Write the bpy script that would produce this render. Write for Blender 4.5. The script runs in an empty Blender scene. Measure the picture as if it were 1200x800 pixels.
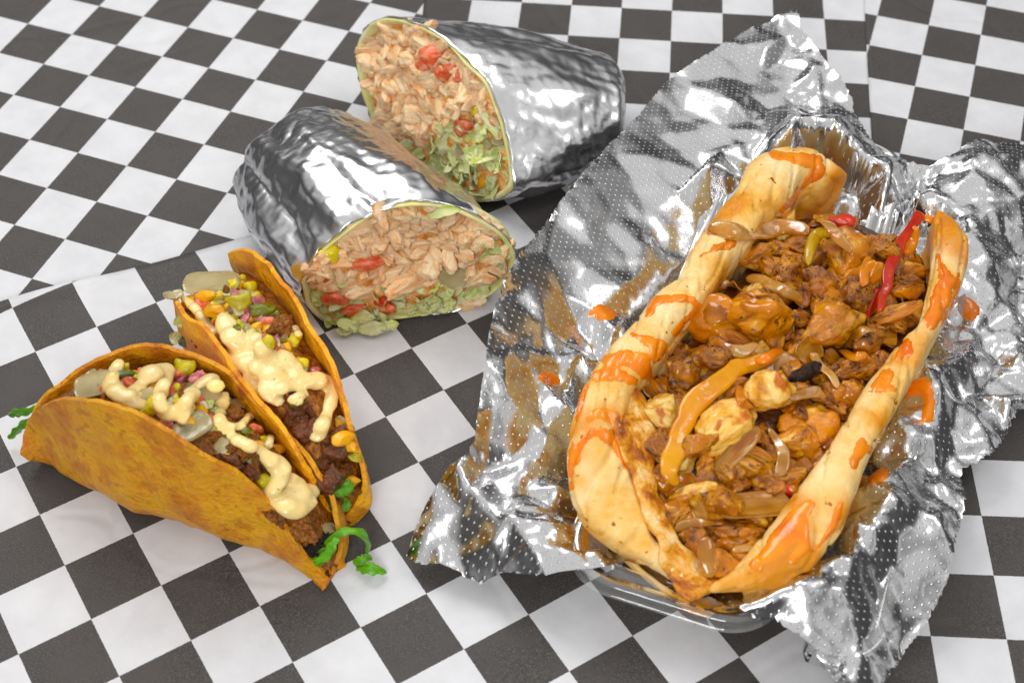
import bpy, math, random
import numpy as np
from mathutils import Vector, Matrix, Euler, noise
from mathutils.bvhtree import BVHTree
from mathutils.geometry import delaunay_2d_cdt

random.seed(7); rng = np.random.default_rng(7)
SC = bpy.context.scene
COL = SC.collection

# ------------------------------------------------------------ camera
FPX, TILT, CELL = 1728.7, 0.83425, 2.54          # focal length in pixels of a 1200 px wide frame, downward tilt, printed check in cm
CH = 17.2445 * CELL                              # camera height above the table, cm
CD = CH / math.tan(TILT)                         # camera stands this far in front of the centre of the frame, cm
cam_d = bpy.data.cameras.new('camera'); cam = bpy.data.objects.new('camera', cam_d); COL.objects.link(cam)
cam_d.sensor_width = 36; cam_d.lens = 36 * FPX / 1200; cam_d.clip_start = 0.01; cam_d.clip_end = 20
cam.location = (0, -CD / 100, CH / 100); cam.rotation_euler = (math.pi / 2 - TILT, 0, 0)
cam_d.dof.use_dof = True; cam_d.dof.focus_distance = 0.56; cam_d.dof.aperture_fstop = 14
SC.camera = cam

# ------------------------------------------------------------ world, lamps, exposure
W = bpy.data.worlds.new('World'); SC.world = W; W.use_nodes = True
# an indoor room out of focus: pale ceiling, dim walls, darker and lighter patches added to vary the foil's reflections
_nt = W.node_tree; _n = _nt.nodes.new; _l = _nt.links.new
_tc = _n('ShaderNodeTexCoord'); _sp = _n('ShaderNodeSeparateXYZ'); _l(_tc.outputs['Generated'], _sp.inputs[0])
_vn = _n('ShaderNodeTexVoronoi'); _vn.feature = 'F1'; _vn.inputs['Scale'].default_value = 2.6; _vn.inputs['Randomness'].default_value = 1.0; _l(_tc.outputs['Generated'], _vn.inputs['Vector'])
_sc = _n('ShaderNodeSeparateColor'); _l(_vn.outputs['Color'], _sc.inputs[0])
_ma = _n('ShaderNodeMath'); _ma.operation = 'MULTIPLY_ADD'; _ma.inputs[1].default_value = 0.34; _l(_sc.outputs[0], _ma.inputs[0])
_sb = _n('ShaderNodeMath'); _sb.operation = 'SUBTRACT'; _sb.inputs[1].default_value = 0.17; _l(_sp.outputs['Z'], _sb.inputs[0]); _l(_sb.outputs[0], _ma.inputs[2])
_rp = _n('ShaderNodeValToRGB'); _cr = _rp.color_ramp
for _p, _v in ((0.28, 0.10), (0.46, 0.34), (0.66, 0.80)):
    _e = _cr.elements.new(_p); _e.color = (_v, _v * 0.99, _v * 0.97, 1)
_cr.elements[0].color = (0.07, 0.07, 0.072, 1); _cr.elements[-1].color = (0.85, 0.84, 0.83, 1)
_l(_ma.outputs[0], _rp.inputs[0]); _l(_rp.outputs[0], _nt.nodes['Background'].inputs[0]); _nt.nodes['Background'].inputs[1].default_value = 0.85

def area(name, loc, size, power, col=(1, 1, 1), target=(0.02, 0.0, 0.02), shape=None):
    d = bpy.data.lights.new(name, 'AREA'); o = bpy.data.objects.new(name, d); COL.objects.link(o)
    d.energy = power; d.color = col; d.shape = 'RECTANGLE'; d.size = size[0]; d.size_y = size[1]
    o.location = loc
    o.rotation_euler = (Vector(target) - Vector(loc)).to_track_quat('-Z', 'Y').to_euler()
    return o
area('softbox_key', (-0.32, 0.52, 0.80), (0.55, 0.42), 4.2, (1, 0.985, 0.96))
area('softbox_fill', (0.55, 0.05, 0.85), (0.22, 0.3), 1.1, (1, 0.98, 0.95))
area('softbox_front', (-0.15, -0.80, 0.60), (0.40, 0.22), 3.6, (1, 0.985, 0.965))
vs = SC.view_settings
vs.view_transform = 'Standard'; vs.look = 'None'; vs.exposure = 0.06; vs.gamma = 1; vs.use_curve_mapping = False

# ------------------------------------------------------------ measuring helpers (centimetres)
_f = np.array([0, math.cos(TILT), -math.sin(TILT)]); _r = np.array([1.0, 0, 0]); _d = -np.array([0, math.sin(TILT), math.cos(TILT)])
_c = np.array([0, -CD, CH])
def ray(x, y):
    v = _f + (x - 600) / FPX * _r + (y - 400) / FPX * _d
    return v / np.linalg.norm(v)
def P(x, y, z=0.0):
    """the point of the place that is z cm above the table where the photograph shows it at x, y"""
    v = ray(x, y); return _c + v * ((z - CH) / v[2])
def PP(x, y, p0, n):
    v = ray(x, y); return _c + v * (np.dot(np.array(p0) - _c, n) / np.dot(v, n))
def topx(A):
    Q = np.asarray(A, float) - _c; w = Q @ _f
    return np.stack([600 + FPX * (Q @ _r) / w, 400 + FPX * (Q @ _d) / w], -1)
def lin(r, g, b):
    f = lambda c: (c / 255 / 12.92) if c <= 10 else ((c / 255 + 0.055) / 1.055) ** 2.4
    return (f(r), f(g), f(b), 1)
def unit(v):
    v = np.asarray(v, float); return v / (np.linalg.norm(v) + 1e-12)

def f1sq(Pn, seed, size):
    """squared distance to the nearest point of a jittered lattice"""
    Q = np.asarray(Pn, float) / size; D = Q.shape[1]
    base = np.floor(Q).astype(np.int64); best = np.full(len(Q), 1e9)
    rg = [(-1, 0, 1)] * D
    import itertools
    for off in itertools.product(*rg):
        c = base + np.array(off)
        h = c[:, 0] * 73856093 ^ c[:, 1] * 19349663 ^ (c[:, 2] * 83492791 if D == 3 else 0) ^ seed * 2654435761
        d = np.zeros(len(Q))
        for k in range(D):
            hh = (h ^ (k * 0x9E3779B1 + 12345)) & 0xffffffff
            hh = (hh ^ (hh >> 16)) * 0x45d9f3b & 0xffffffff; hh = (hh ^ (hh >> 16)) * 0x45d9f3b & 0xffffffff; hh = hh ^ (hh >> 16)
            d += (c[:, k] + (hh & 0xffff) / 65535.0 - Q[:, k]) ** 2
        best = np.minimum(best, d)
    return best
def crumple(Pn, seed, size):
    """continuous field of flat facets meeting in creases, about -0.6..0.6"""
    return f1sq(Pn, seed * 7 + 1, size) - f1sq(Pn, seed * 7 + 4, size)
def snoise(p, s, off=0.0):
    return noise.noise(Vector((p[0] * s + off, p[1] * s + off * 1.7, p[2] * s - off)))

# ------------------------------------------------------------ objects
def tag(o, label=None, cat=None, group=None, kind=None):
    if label: o['label'] = label
    if cat: o['category'] = cat
    if group: o['group'] = group
    if kind: o['kind'] = kind
    return o
def thing(name, label, cat, loc_cm, group=None):
    o = bpy.data.objects.new(name, None); COL.objects.link(o)
    o.empty_display_size = 0.01
    o.location = Vector(loc_cm) / 100
    return tag(o, label, cat, group)
def mesh(name, V, F, m, smooth=True):
    me = bpy.data.meshes.new(name)
    me.from_pydata([tuple(v) for v in (np.asarray(V, float) / 100)], [], [tuple(int(i) for i in f) for f in F])
    me.polygons.foreach_set('use_smooth', [smooth] * len(me.polygons))
    if m: me.materials.append(m)
    me.update(); return me
def obj(name, V, F, m, parent=None, smooth=True, origin=None):
    """world coordinates in cm -> one mesh object (under its thing when given)"""
    o0 = np.array(parent.location) * 100 if parent and parent.type == 'EMPTY' else (np.array(origin) if origin is not None else np.zeros(3))
    me = mesh(name, np.asarray(V, float) - o0, F, m, smooth)
    o = bpy.data.objects.new(name, me); COL.objects.link(o)
    if parent: o.parent = parent
    else: o.location = Vector(o0) / 100
    return o
def bake(o):
    """apply the modifiers of an object"""
    dg = bpy.context.evaluated_depsgraph_get(); me = bpy.data.meshes.new_from_object(o.evaluated_get(dg))
    o.modifiers.clear(); o.data = me
    me.polygons.foreach_set('use_smooth', [True] * len(me.polygons)); return o
def world_vf(o, off=(0, 0, 0)):
    me = o.data; n = len(me.vertices); a = np.empty(n * 3); me.vertices.foreach_get('co', a)
    a = a.reshape(-1, 3) * 100
    l = np.array(o.location) * 100 + (np.array(o.parent.location) * 100 if o.parent else 0)
    R = np.array(o.rotation_euler.to_matrix()); S = np.array(o.scale)
    return (a * S) @ R.T + l, [tuple(p.vertices) for p in me.polygons]
class Surf:
    """collects surfaces so that later pieces can be laid on them"""
    def __init__(s): s.V = []; s.F = []; s.n = 0; s.t = None
    def add(s, V, F):
        s.V += [tuple(v) for v in V]; s.F += [tuple(i + s.n for i in f) for f in F]; s.n = len(s.V); s.t = None
    def addo(s, o): s.add(*world_vf(o))
    def hit(s, x, y):
        if s.t is None: s.t = BVHTree.FromPolygons(s.V, s.F)
        h = s.t.ray_cast(Vector(_c), Vector(ray(x, y)))
        if h[0] is None: return None, None
        n = np.array(h[1]); v = ray(x, y)
        if np.dot(n, v) > 0: n = -n
        return np.array(h[0]), n
    def down(s, x, y):
        if s.t is None: s.t = BVHTree.FromPolygons(s.V, s.F)
        h = s.t.ray_cast(Vector((x, y, 50)), Vector((0, 0, -1)))
        return None if h[0] is None else h[0].z
def loft(rings, closed=True, caps=True):
    n = len(rings[0]); V = np.concatenate(rings); F = []
    m = n if closed else n - 1
    for i in range(len(rings) - 1):
        for j in range(m):
            k = (j + 1) % n
            F.append((i * n + j, i * n + k, (i + 1) * n + k, (i + 1) * n + j))
    if caps and closed:
        F.append(tuple(range(n - 1, -1, -1))); F.append(tuple((len(rings) - 1) * n + j for j in range(n)))
    return V, F
def resample(pts, n):
    """Catmull-Rom through pts, n samples"""
    p = np.asarray(pts, float); p = np.concatenate([[2 * p[0] - p[1]], p, [2 * p[-1] - p[-2]]])
    out = []; m = len(p) - 3
    for t in np.linspace(0, m - 1e-9, n):
        i = int(t); u = t - i; a, b, c, d = p[i:i + 4]
        out.append(0.5 * (2 * b + (c - a) * u + (2 * a - 5 * b + 4 * c - d) * u * u + (3 * b - a - 3 * c + d) * u ** 3))
    return np.array(out)
def sweep(path, wid, thk, up=(0, 0, 1), ns=10, wob=0.0, seed=0, tw=0.0, flat=2.0):
    """strip along path (cm): half width wid, half thickness thk (arrays or numbers); path may carry its own up vectors"""
    p = np.asarray(path, float); n = len(p)
    wid = np.broadcast_to(np.asarray(wid, float), (n,)); thk = np.broadcast_to(np.asarray(thk, float), (n,))
    ups = np.broadcast_to(np.asarray(up, float), (n, 3)); T = np.gradient(p, axis=0); rings = []
    for i in range(n):
        t = unit(T[i]); s = unit(np.cross(t, ups[i])); u = unit(np.cross(s, t))
        a0 = tw * i / n
        s2 = s * math.cos(a0) + u * math.sin(a0); u2 = -s * math.sin(a0) + u * math.cos(a0)
        e = 1.0
        if i == 0 or i == n - 1: e = 0.25
        elif i == 1 or i == n - 2: e = 0.78
        R = []
        for k in range(ns):
            a = 2 * math.pi * k / ns; ca, sa = math.cos(a), math.sin(a)
            q = p[i] + s2 * wid[i] * e * math.copysign(abs(ca) ** (2 / flat), ca) + u2 * thk[i] * e * math.copysign(abs(sa) ** (2 / flat), sa)
            if wob: q = q + np.array(noise.noise_vector(Vector(q * 1.3 + seed * 3.1))) * wob
            R.append(q)
        rings.append(np.array(R))
    return loft(rings)

# ------------------------------------------------------------ materials
class Mat:
    def __init__(s, name):
        s.m = bpy.data.materials.new(name); s.m.use_nodes = True; s.t = s.m.node_tree; s.b = s.t.nodes['Principled BSDF']
        s.out = s.t.nodes['Material Output']
    def n(s, typ, **kw):
        nd = s.t.nodes.new(typ)
        for k, v in kw.items():
            if k.startswith('_'): setattr(nd, k[1:], v)
            else: s.put(nd, k.replace('__', ' '), v)
        return nd
    def put(s, nd, key, v):
        i = nd.inputs[int(key[1:])] if (key[0] == 'i' and key[1:].isdigit()) else nd.inputs[key]
        if hasattr(v, 'is_linked'): s.t.links.new(v, i)
        else: i.default_value = v
    def coords(s, kind='Object', rand=True, scale=(1, 1, 1)):
        tc = s.n('ShaderNodeTexCoord'); v = tc.outputs[kind]
        mp = s.n('ShaderNodeMapping', Vector=v); mp.inputs['Scale'].default_value = scale
        v = mp.outputs[0]
        if rand:
            oi = s.n('ShaderNodeObjectInfo'); mu = s.math('MULTIPLY', oi.outputs['Random'], 7.3)
            v = s.n('ShaderNodeVectorMath', _operation='ADD', i0=v, i1=s.n('ShaderNodeCombineXYZ', X=mu, Y=mu).outputs[0]).outputs[0]
        return v
    def math(s, op, a, b=0.0, c=0.0, clamp=False):
        nd = s.n('ShaderNodeMath', _operation=op, _use_clamp=clamp, i0=a, i1=b, i2=c); return nd.outputs[0]
    def noise(s, v, scale, detail=3.0, rough=0.55, dist=0.0):
        return s.n('ShaderNodeTexNoise', Vector=v, Scale=scale, Detail=detail, Roughness=rough, Distortion=dist).outputs['Fac']
    def vor(s, v, scale, feature='F1', out='Distance'):
        nd = s.n('ShaderNodeTexVoronoi', _feature=feature, Vector=v, Scale=scale); return nd.outputs[out]
    def ramp(s, f, stops, interp='LINEAR'):
        nd = s.n('ShaderNodeValToRGB', Fac=f); cr = nd.color_ramp; cr.interpolation = interp
        while len(cr.elements) < len(stops): cr.elements.new(0.5)
        for e, (p, c) in zip(cr.elements, stops): e.position = p; e.color = c if len(c) == 4 else (*c, 1)
        return nd.outputs[0]
    def mix(s, f, a, b):
        nd = s.n('ShaderNodeMix', _data_type='RGBA'); s.put(nd, 'i0', f)
        for idx, v in ((6, a), (7, b)): s.put(nd, 'i%d' % idx, v)
        return nd.outputs[2]
    def step(s, x, lo, hi):
        nd = s.n('ShaderNodeMapRange', _interpolation_type='SMOOTHSTEP', Value=x); nd.inputs[1].default_value = lo; nd.inputs[2].default_value = hi
        return nd.outputs[0]
    def bump(s, h, dist, strength=1.0, prev=None):
        nd = s.n('ShaderNodeBump', Height=h, Distance=dist, Strength=strength)
        if prev is not None: s.t.links.new(prev, nd.inputs['Normal'])
        return nd.outputs[0]
    def set(s, **kw):
        for k, v in kw.items(): s.put(s.b, k.replace('__', ' ').replace('IOR ', 'IOR '), v)
        return s

def food(name, stops, scale=120, rough=0.4, coat=0.3, sss=0.15, rad=(0.006, 0.003, 0.0015), bscale=500, bdist=0.0004, fibre=None,
         glaze=None, gl=(0.5, 0.62), gscale=90, specks=None, detail=4.0, coat_rough=0.06, trans=0.0):
    m = Mat(name)
    v = m.coords('Object', True, fibre or (1, 1, 1)); v0 = m.coords('Object', True)
    c = m.ramp(m.noise(v, scale, detail, 0.6, 0.3), stops)
    if specks:
        sp = m.step(m.noise(v0, specks[1], 2.0, 0.5), specks[2], specks[2] + 0.04)
        c = m.mix(sp, c, specks[0])
    if glaze:
        g = m.step(m.noise(v0, gscale, 2.0, 0.5, 0.6), gl[0], gl[1])
        c = m.mix(m.math('MULTIPLY', g, 0.9), c, glaze)
    oi = m.n('ShaderNodeObjectInfo'); hv = m.n('ShaderNodeHueSaturation', Value=m.math('MULTIPLY_ADD', oi.outputs['Random'], 0.34, 0.82), Saturation=1.12, Color=c); c = hv.outputs[0]
    h = m.noise(v, bscale, 4.0, 0.6); h2 = m.noise(v0, bscale * 0.28, 3.0, 0.6)
    hh = m.math('ADD', h, m.math('MULTIPLY', h2, 2.0))
    bn = m.bump(hh, bdist); m.set(Base__Color=c, Roughness=rough, Normal=bn); m.put(m.b, 'Coat Normal', bn)
    b = m.b
    b.inputs['Coat Weight'].default_value = coat; b.inputs['Coat Roughness'].default_value = coat_rough
    b.inputs['Subsurface Weight'].default_value = sss; b.inputs['Subsurface Radius'].default_value = rad; b.inputs['Subsurface Scale'].default_value = 0.25; b.inputs['Specular IOR Level'].default_value = 0.5 - 0.4 * min(1, coat)
    if trans: b.inputs['Transmission Weight'].default_value = trans
    return m.m

MT = {}
# paper: each sheet carries its own UV in printed checks
def paper_mat(name, odd, tint=1.0):
    m = Mat(name)
    uv = m.n('ShaderNodeUVMap').outputs[0]; sep = m.n('ShaderNodeSeparateXYZ', Vector=uv)
    oc = m.coords('Object', False)
    jx = m.math('MULTIPLY', m.math('SUBTRACT', m.noise(oc, 900, 2.0), 0.5), 0.014)
    jy = m.math('MULTIPLY', m.math('SUBTRACT', m.noise(oc, 950, 2.0), 0.5), 0.014)
    fx = m.math('FLOOR', m.math('ADD', sep.outputs[0], jx)); fy = m.math('FLOOR', m.math('ADD', sep.outputs[1], jy))
    s = m.math('ABSOLUTE', m.math('MODULO', m.math('ADD', fx, fy), 2.0))
    dark = s if odd else m.math('SUBTRACT', 1.0, s)
    # ink: mottled, a little starved, with a pale speckle
    ink = m.ramp(m.noise(oc, 2300, 3.0, 0.75), [(0.3, lin(34, 31, 29)), (0.52, lin(58, 54, 51)), (0.75, lin(126, 121, 117))])
    ink = m.mix(m.step(m.noise(oc, 55, 3.0, 0.6), 0.35, 0.75), ink, lin(70, 65, 62))
    wh = m.ramp(m.noise(oc, 60, 4.0, 0.6), [(0.3, lin(208 * tint, 209 * tint, 213 * tint)), (0.7, lin(221 * tint, 222 * tint, 226 * tint))])
    c = m.mix(m.math('MULTIPLY', dark, 0.97), wh, ink)
    fib = m.noise(oc, 1500, 3.0, 0.7); big = m.noise(oc, 35, 3.0, 0.5)
    nb = m.bump(fib, 0.00006, 0.6); nb = m.bump(big, 0.0016, 0.6, nb); cr = m.n('ShaderNodeTexVoronoi', _feature='DISTANCE_TO_EDGE', Vector=m.n('ShaderNodeVectorMath', _operation='ADD', i0=oc, i1=m.n('ShaderNodeVectorMath', _operation='SCALE', i0=m.n('ShaderNodeTexNoise', Vector=oc, Scale=9.0).outputs['Color'], Scale=0.12).outputs[0]).outputs[0], Scale=11.0); nb = m.bump(m.step(cr.outputs[0], 0.0, 0.05), 0.0009, 0.35, nb)
    m.set(Base__Color=c, Roughness=0.62, Normal=nb); m.b.inputs['Specular IOR Level'].default_value = 0.3
    return m.m
MT['table'] = food('table_laminate', [(0, lin(60, 58, 56)), (1, lin(80, 78, 76))], 20, 0.5, 0, 0)

def foil_mat(name, dots, rough=0.16, wr=260, wd=0.0005, base=(226, 226, 228), sub=0.0):
    m = Mat(name)
    oc = m.coords('Object', False)
    a = m.vor(oc, wr); b = m.vor(m.n('ShaderNodeVectorMath', _operation='ADD', i0=oc, i1=(0.37, 0.21, 0.11)).outputs[0], wr)
    pl = m.math('SUBTRACT', m.math('MULTIPLY', a, a), m.math('MULTIPLY', b, b))
    a2 = m.vor(oc, wr * 2.7); b2 = m.vor(m.n('ShaderNodeVectorMath', _operation='ADD', i0=oc, i1=(0.17, 0.61, 0.41)).outputs[0], wr * 2.7)
    pl2 = m.math('SUBTRACT', m.math('MULTIPLY', a2, a2), m.math('MULTIPLY', b2, b2))
    amt = m.step(m.noise(oc, 24, 2.0, 0.5), 0.40, 0.66)
    nb = m.bump(pl, wd, m.math('MULTIPLY_ADD', amt, 0.85, 0.12)); nb = m.bump(pl2, wd * 0.3, m.math('MULTIPLY_ADD', amt, sub, 0.02), nb)
    col = m.ramp(m.noise(oc, 40, 3.0), [(0.3, lin(*[x * 0.93 for x in base])), (0.7, lin(*base))]); r = m.math('MULTIPLY_ADD', m.noise(oc, 90, 3.0), 0.12, rough - 0.06)
    if dots:
        uv = m.n('ShaderNodeUVMap').outputs[0]
        sep = m.n('ShaderNodeSeparateXYZ', Vector=uv); x, y = sep.outputs[0], sep.outputs[1]
        row = m.math('FLOOR', y); sh = m.math('MULTIPLY', m.math('MODULO', m.math('ABSOLUTE', row), 2.0), 0.5)
        fx = m.math('SUBTRACT', m.math('FRACT', m.math('ADD', x, sh)), 0.5); fy = m.math('MULTIPLY', m.math('SUBTRACT', m.math('FRACT', y), 0.5), 0.87)
        dd = m.math('SQRT', m.math('ADD', m.math('MULTIPLY', fx, fx), m.math('MULTIPLY', fy, fy)))
        dm = m.math('MULTIPLY', m.math('SUBTRACT', 1.0, m.step(dd, 0.05, 0.15)), m.math('MULTIPLY_ADD', m.step(m.noise(oc, 70, 2.0), 0.4, 0.6), 0.6, 0.4))
        nb = m.bump(dm, 0.00025, 1.0, nb)
        r = m.math('ADD', r, m.math('MULTIPLY', dm, 0.30))
        met = m.math('SUBTRACT', 1.0, m.math('MULTIPLY', dm, 0.42)); m.set(Metallic=met)
        col = m.mix(m.math('MULTIPLY', dm, 0.6), col, lin(246, 246, 248))  # sparkle of the embossing painted in: dots get a whiter colour
    else: m.set(Metallic=1.0)
    m.set(Base__Color=col, Roughness=r, Normal=nb)
    return m.m
MT['foil_sheet'] = foil_mat('embossed_foil', True, 0.18, 60, 0.00012, sub=0.1)
MT['foil_wrap'] = foil_mat('kitchen_foil', False, 0.25, 150, 0.0003, (228, 228, 231), sub=0.4)

def clear_mat():
    m = Mat('clear_plastic')
    tr = m.n('ShaderNodeBsdfTransparent', Color=(0.93, 0.94, 0.94, 1)); gl = m.n('ShaderNodeBsdfGlossy', Color=(1, 1, 1, 1), Roughness=0.08)
    df = m.n('ShaderNodeBsdfTranslucent', Color=(0.7, 0.72, 0.72, 1))
    dr = m.n('ShaderNodeBsdfDiffuse', Color=(0.75, 0.77, 0.77, 1))
    fr = m.n('ShaderNodeFresnel', IOR=1.55)
    mx0 = m.n('ShaderNodeMixShader', Fac=0.15, i1=tr.outputs[0], i2=dr.outputs[0])
    mx = m.n('ShaderNodeMixShader', Fac=m.math('MULTIPLY', fr.outputs[0], 1.6, clamp=True), i1=mx0.outputs[0], i2=gl.outputs[0])
    m.t.links.new(mx.outputs[0], m.out.inputs[0]); return m.m
MT['clear'] = clear_mat()

MT['shell'] = food('corn_tortilla', [(0.28, lin(196, 104, 8)), (0.40, lin(230, 142, 10)), (0.50, lin(248, 170, 18)), (0.62, lin(252, 186, 48)), (0.74, lin(228, 180, 116))],
                   75, 0.5, 0.15, 0.05, bscale=520, bdist=0.0011, specks=(lin(226, 146, 22), 170, 0.58), coat_rough=0.35, detail=6)
MT['cream'] = food('creamy_sauce', [(0.3, lin(246, 216, 146)), (0.7, lin(253, 232, 176))], 90, 0.28, 0.5, 0.3, bscale=260, bdist=0.0002, specks=(lin(196, 120, 50), 900, 0.69))
MT['ground'] = food('browned_meat', [(0.3, lin(84, 44, 18)), (0.5, lin(146, 90, 44)), (0.7, lin(196, 140, 84))], 420, 0.45, 0.35, 0.1, bscale=700, bdist=0.0009)
MT['char'] = food('charred_crust', [(0.3, lin(14, 9, 8)), (0.7, lin(46, 28, 20))], 400, 0.3, 0.7, 0, bscale=600, bdist=0.0012)
MT['dark_meat'] = food('glazed_beef', [(0.3, lin(66, 30, 10)), (0.6, lin(124, 66, 26)), (0.75, lin(170, 106, 50))], 300, 0.3, 0.8, 0.1, bscale=500, bdist=0.0008)
MT['onion'] = food('soft_onion', [(0.3, lin(196, 180, 132)), (0.7, lin(226, 214, 172))], 60, 0.2, 0.7, 0.4, bscale=200, bdist=0.0002, trans=0.3)
MT['tomato'] = food('tomato_flesh', [(0.3, lin(206, 84, 58)), (0.5, lin(228, 126, 98)), (0.7, lin(242, 180, 150))], 130, 0.2, 0.8, 0.35, bscale=400, bdist=0.0004)
MT['red'] = food('red_pepper_skin', [(0.3, lin(190, 30, 10)), (0.7, lin(222, 62, 20))], 80, 0.18, 0.9, 0.2, bscale=300, bdist=0.0002)
MT['green'] = food('leaf_green', [(0.3, lin(62, 128, 20)), (0.7, lin(120, 182, 52))], 150, 0.35, 0.4, 0.25, bscale=400, bdist=0.0003, fibre=(0.5, 3, 1))
MT['pale_lettuce'] = food('pale_lettuce_rib', [(0.28, lin(178, 200, 86)), (0.42, lin(214, 222, 140)), (0.6, lin(240, 238, 196))], 60, 0.3, 0.6, 0.4, bscale=350, bdist=0.0004, fibre=(0.6, 2.5, 1))
MT['jalapeno'] = food('pickled_pepper', [(0.3, lin(66, 76, 14)), (0.7, lin(128, 130, 34))], 120, 0.22, 0.8, 0.2, bscale=300, bdist=0.0003)
MT['yellow_green'] = food('banana_pepper', [(0.3, lin(190, 172, 30)), (0.7, lin(224, 208, 76))], 100, 0.22, 0.8, 0.4, bscale=300, bdist=0.0003)
MT['olive'] = food('olive_pepper', [(0.3, lin(160, 118, 10)), (0.7, lin(206, 166, 30))], 100, 0.22, 0.9, 0.2, bscale=300, bdist=0.0003)
MT['cheese'] = food('cheddar', [(0.3, lin(236, 160, 24)), (0.7, lin(248, 192, 60))], 80, 0.35, 0.3, 0.4, bscale=300, bdist=0.0002)
MT['purple'] = food('red_onion', [(0.3, lin(160, 62, 84)), (0.6, lin(206, 140, 140)), (0.8, lin(226, 190, 176))], 160, 0.25, 0.6, 0.4, bscale=300, bdist=0.0002)
MT['shred'] = food('shredded_chicken', [(0.25, lin(240, 150, 98)), (0.38, lin(253, 196, 146)), (0.5, lin(255, 216, 174)), (0.7, lin(255, 238, 208))], 110, 0.36, 0.5, 0.3,
                   bscale=420, bdist=0.0006, fibre=(0.25, 1.6, 1.6))
MT['tortilla'] = food('flour_tortilla', [(0.3, lin(204, 202, 128)), (0.6, lin(228, 222, 168)), (0.8, lin(240, 234, 200))], 70, 0.5, 0.1, 0.3, bscale=300, bdist=0.0003)
MT['mush'] = food('shredded_filling', [(0.3, lin(204, 120, 60)), (0.5, lin(236, 170, 108)), (0.7, lin(248, 208, 160))], 260, 0.45, 0.3, 0.25, bscale=500, bdist=0.0012)
MT['chicken'] = food('grilled_chicken', [(0.30, lin(96, 42, 6)), (0.42, lin(160, 92, 24)), (0.53, lin(206, 142, 56)), (0.68, lin(236, 190, 108))], 150, 0.28, 0.95, 0.2,
                     bscale=330, bdist=0.0006, fibre=(0.5, 1.6, 1.6), glaze=lin(208, 126, 20), gl=(0.46, 0.60), specks=(lin(96, 38, 14), 420, 0.64))
MT['chicken_pale'] = food('pale_chicken', [(0.28, lin(176, 100, 24)), (0.42, lin(232, 172, 84)), (0.62, lin(252, 220, 146))], 120, 0.3, 0.9, 0.2,
                          bscale=330, bdist=0.0006, fibre=(0.4, 1.8, 1.8), glaze=lin(196, 96, 14), gl=(0.58, 0.66))
MT['chicken_brown'] = food('browned_chicken', [(0.30, lin(62, 26, 4)), (0.46, lin(146, 84, 22)), (0.64, lin(208, 140, 54))], 120, 0.26, 0.95, 0.12,
                           bscale=380, bdist=0.0008, glaze=lin(172, 98, 18), gl=(0.5, 0.6), specks=(lin(50, 20, 8), 400, 0.62))
MT['gravy_shade'] = food('gravy_with_crevice_shade', [(0.3, lin(40, 17, 3)), (0.5, lin(86, 40, 6)), (0.7, lin(140, 76, 14))], 100, 0.4, 0.5, 0.1, bscale=200, bdist=0.0008)  # gravy bed, darkened to paint in the shade of crevices between chunks
MT['yellow_pepper'] = food('cooked_yellow_pepper', [(0.3, lin(230, 138, 6)), (0.7, lin(248, 180, 36))], 60, 0.18, 0.95, 0.35, bscale=250, bdist=0.0002, glaze=lin(190, 74, 8), gl=(0.58, 0.72))
MT['orange_pepper'] = food('glazed_orange_pepper', [(0.3, lin(206, 108, 6)), (0.7, lin(236, 156, 30))], 60, 0.18, 0.95, 0.3, bscale=250, bdist=0.0002)
MT['brown_onion'] = food('caramel_onion', [(0.3, lin(176, 112, 44)), (0.5, lin(210, 156, 84)), (0.7, lin(232, 196, 134))], 45, 0.15, 0.9, 0.3, bscale=160, bdist=0.0003, glaze=lin(190, 100, 18), gl=(0.52, 0.7), trans=0.3)
MT['hot'] = food('hot_sauce', [(0.3, lin(216, 100, 0)), (0.7, lin(240, 146, 8))], 60, 0.2, 0.45, 0.05, bscale=120, bdist=0.0003, coat_rough=0.05)
MT['glaze'] = food('orange_brown_glaze', [(0.3, lin(150, 78, 6)), (0.55, lin(198, 120, 18)), (0.75, lin(226, 156, 46))], 120, 0.2, 0.8, 0.05, bscale=160, bdist=0.0003, coat_rough=0.05)
MT['crust'] = food('toasted_bread', [(0.3, lin(100, 44, 8)), (0.42, lin(186, 104, 30)), (0.54, lin(232, 172, 92)), (0.68, lin(248, 222, 170))], 110, 0.4, 0.5, 0.15, bscale=400, bdist=0.001)
MT['bread'] = food('pita_bread', [(0.28, lin(222, 146, 58)), (0.42, lin(243, 194, 116)), (0.56, lin(252, 220, 160)), (0.74, lin(255, 238, 202))], 38, 0.5, 0.15, 0.25,
                   bscale=230, bdist=0.0007, glaze=lin(222, 136, 42), gl=(0.48, 0.70), gscale=30, coat_rough=0.3, specks=(lin(176, 98, 34), 260, 0.68))

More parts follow.
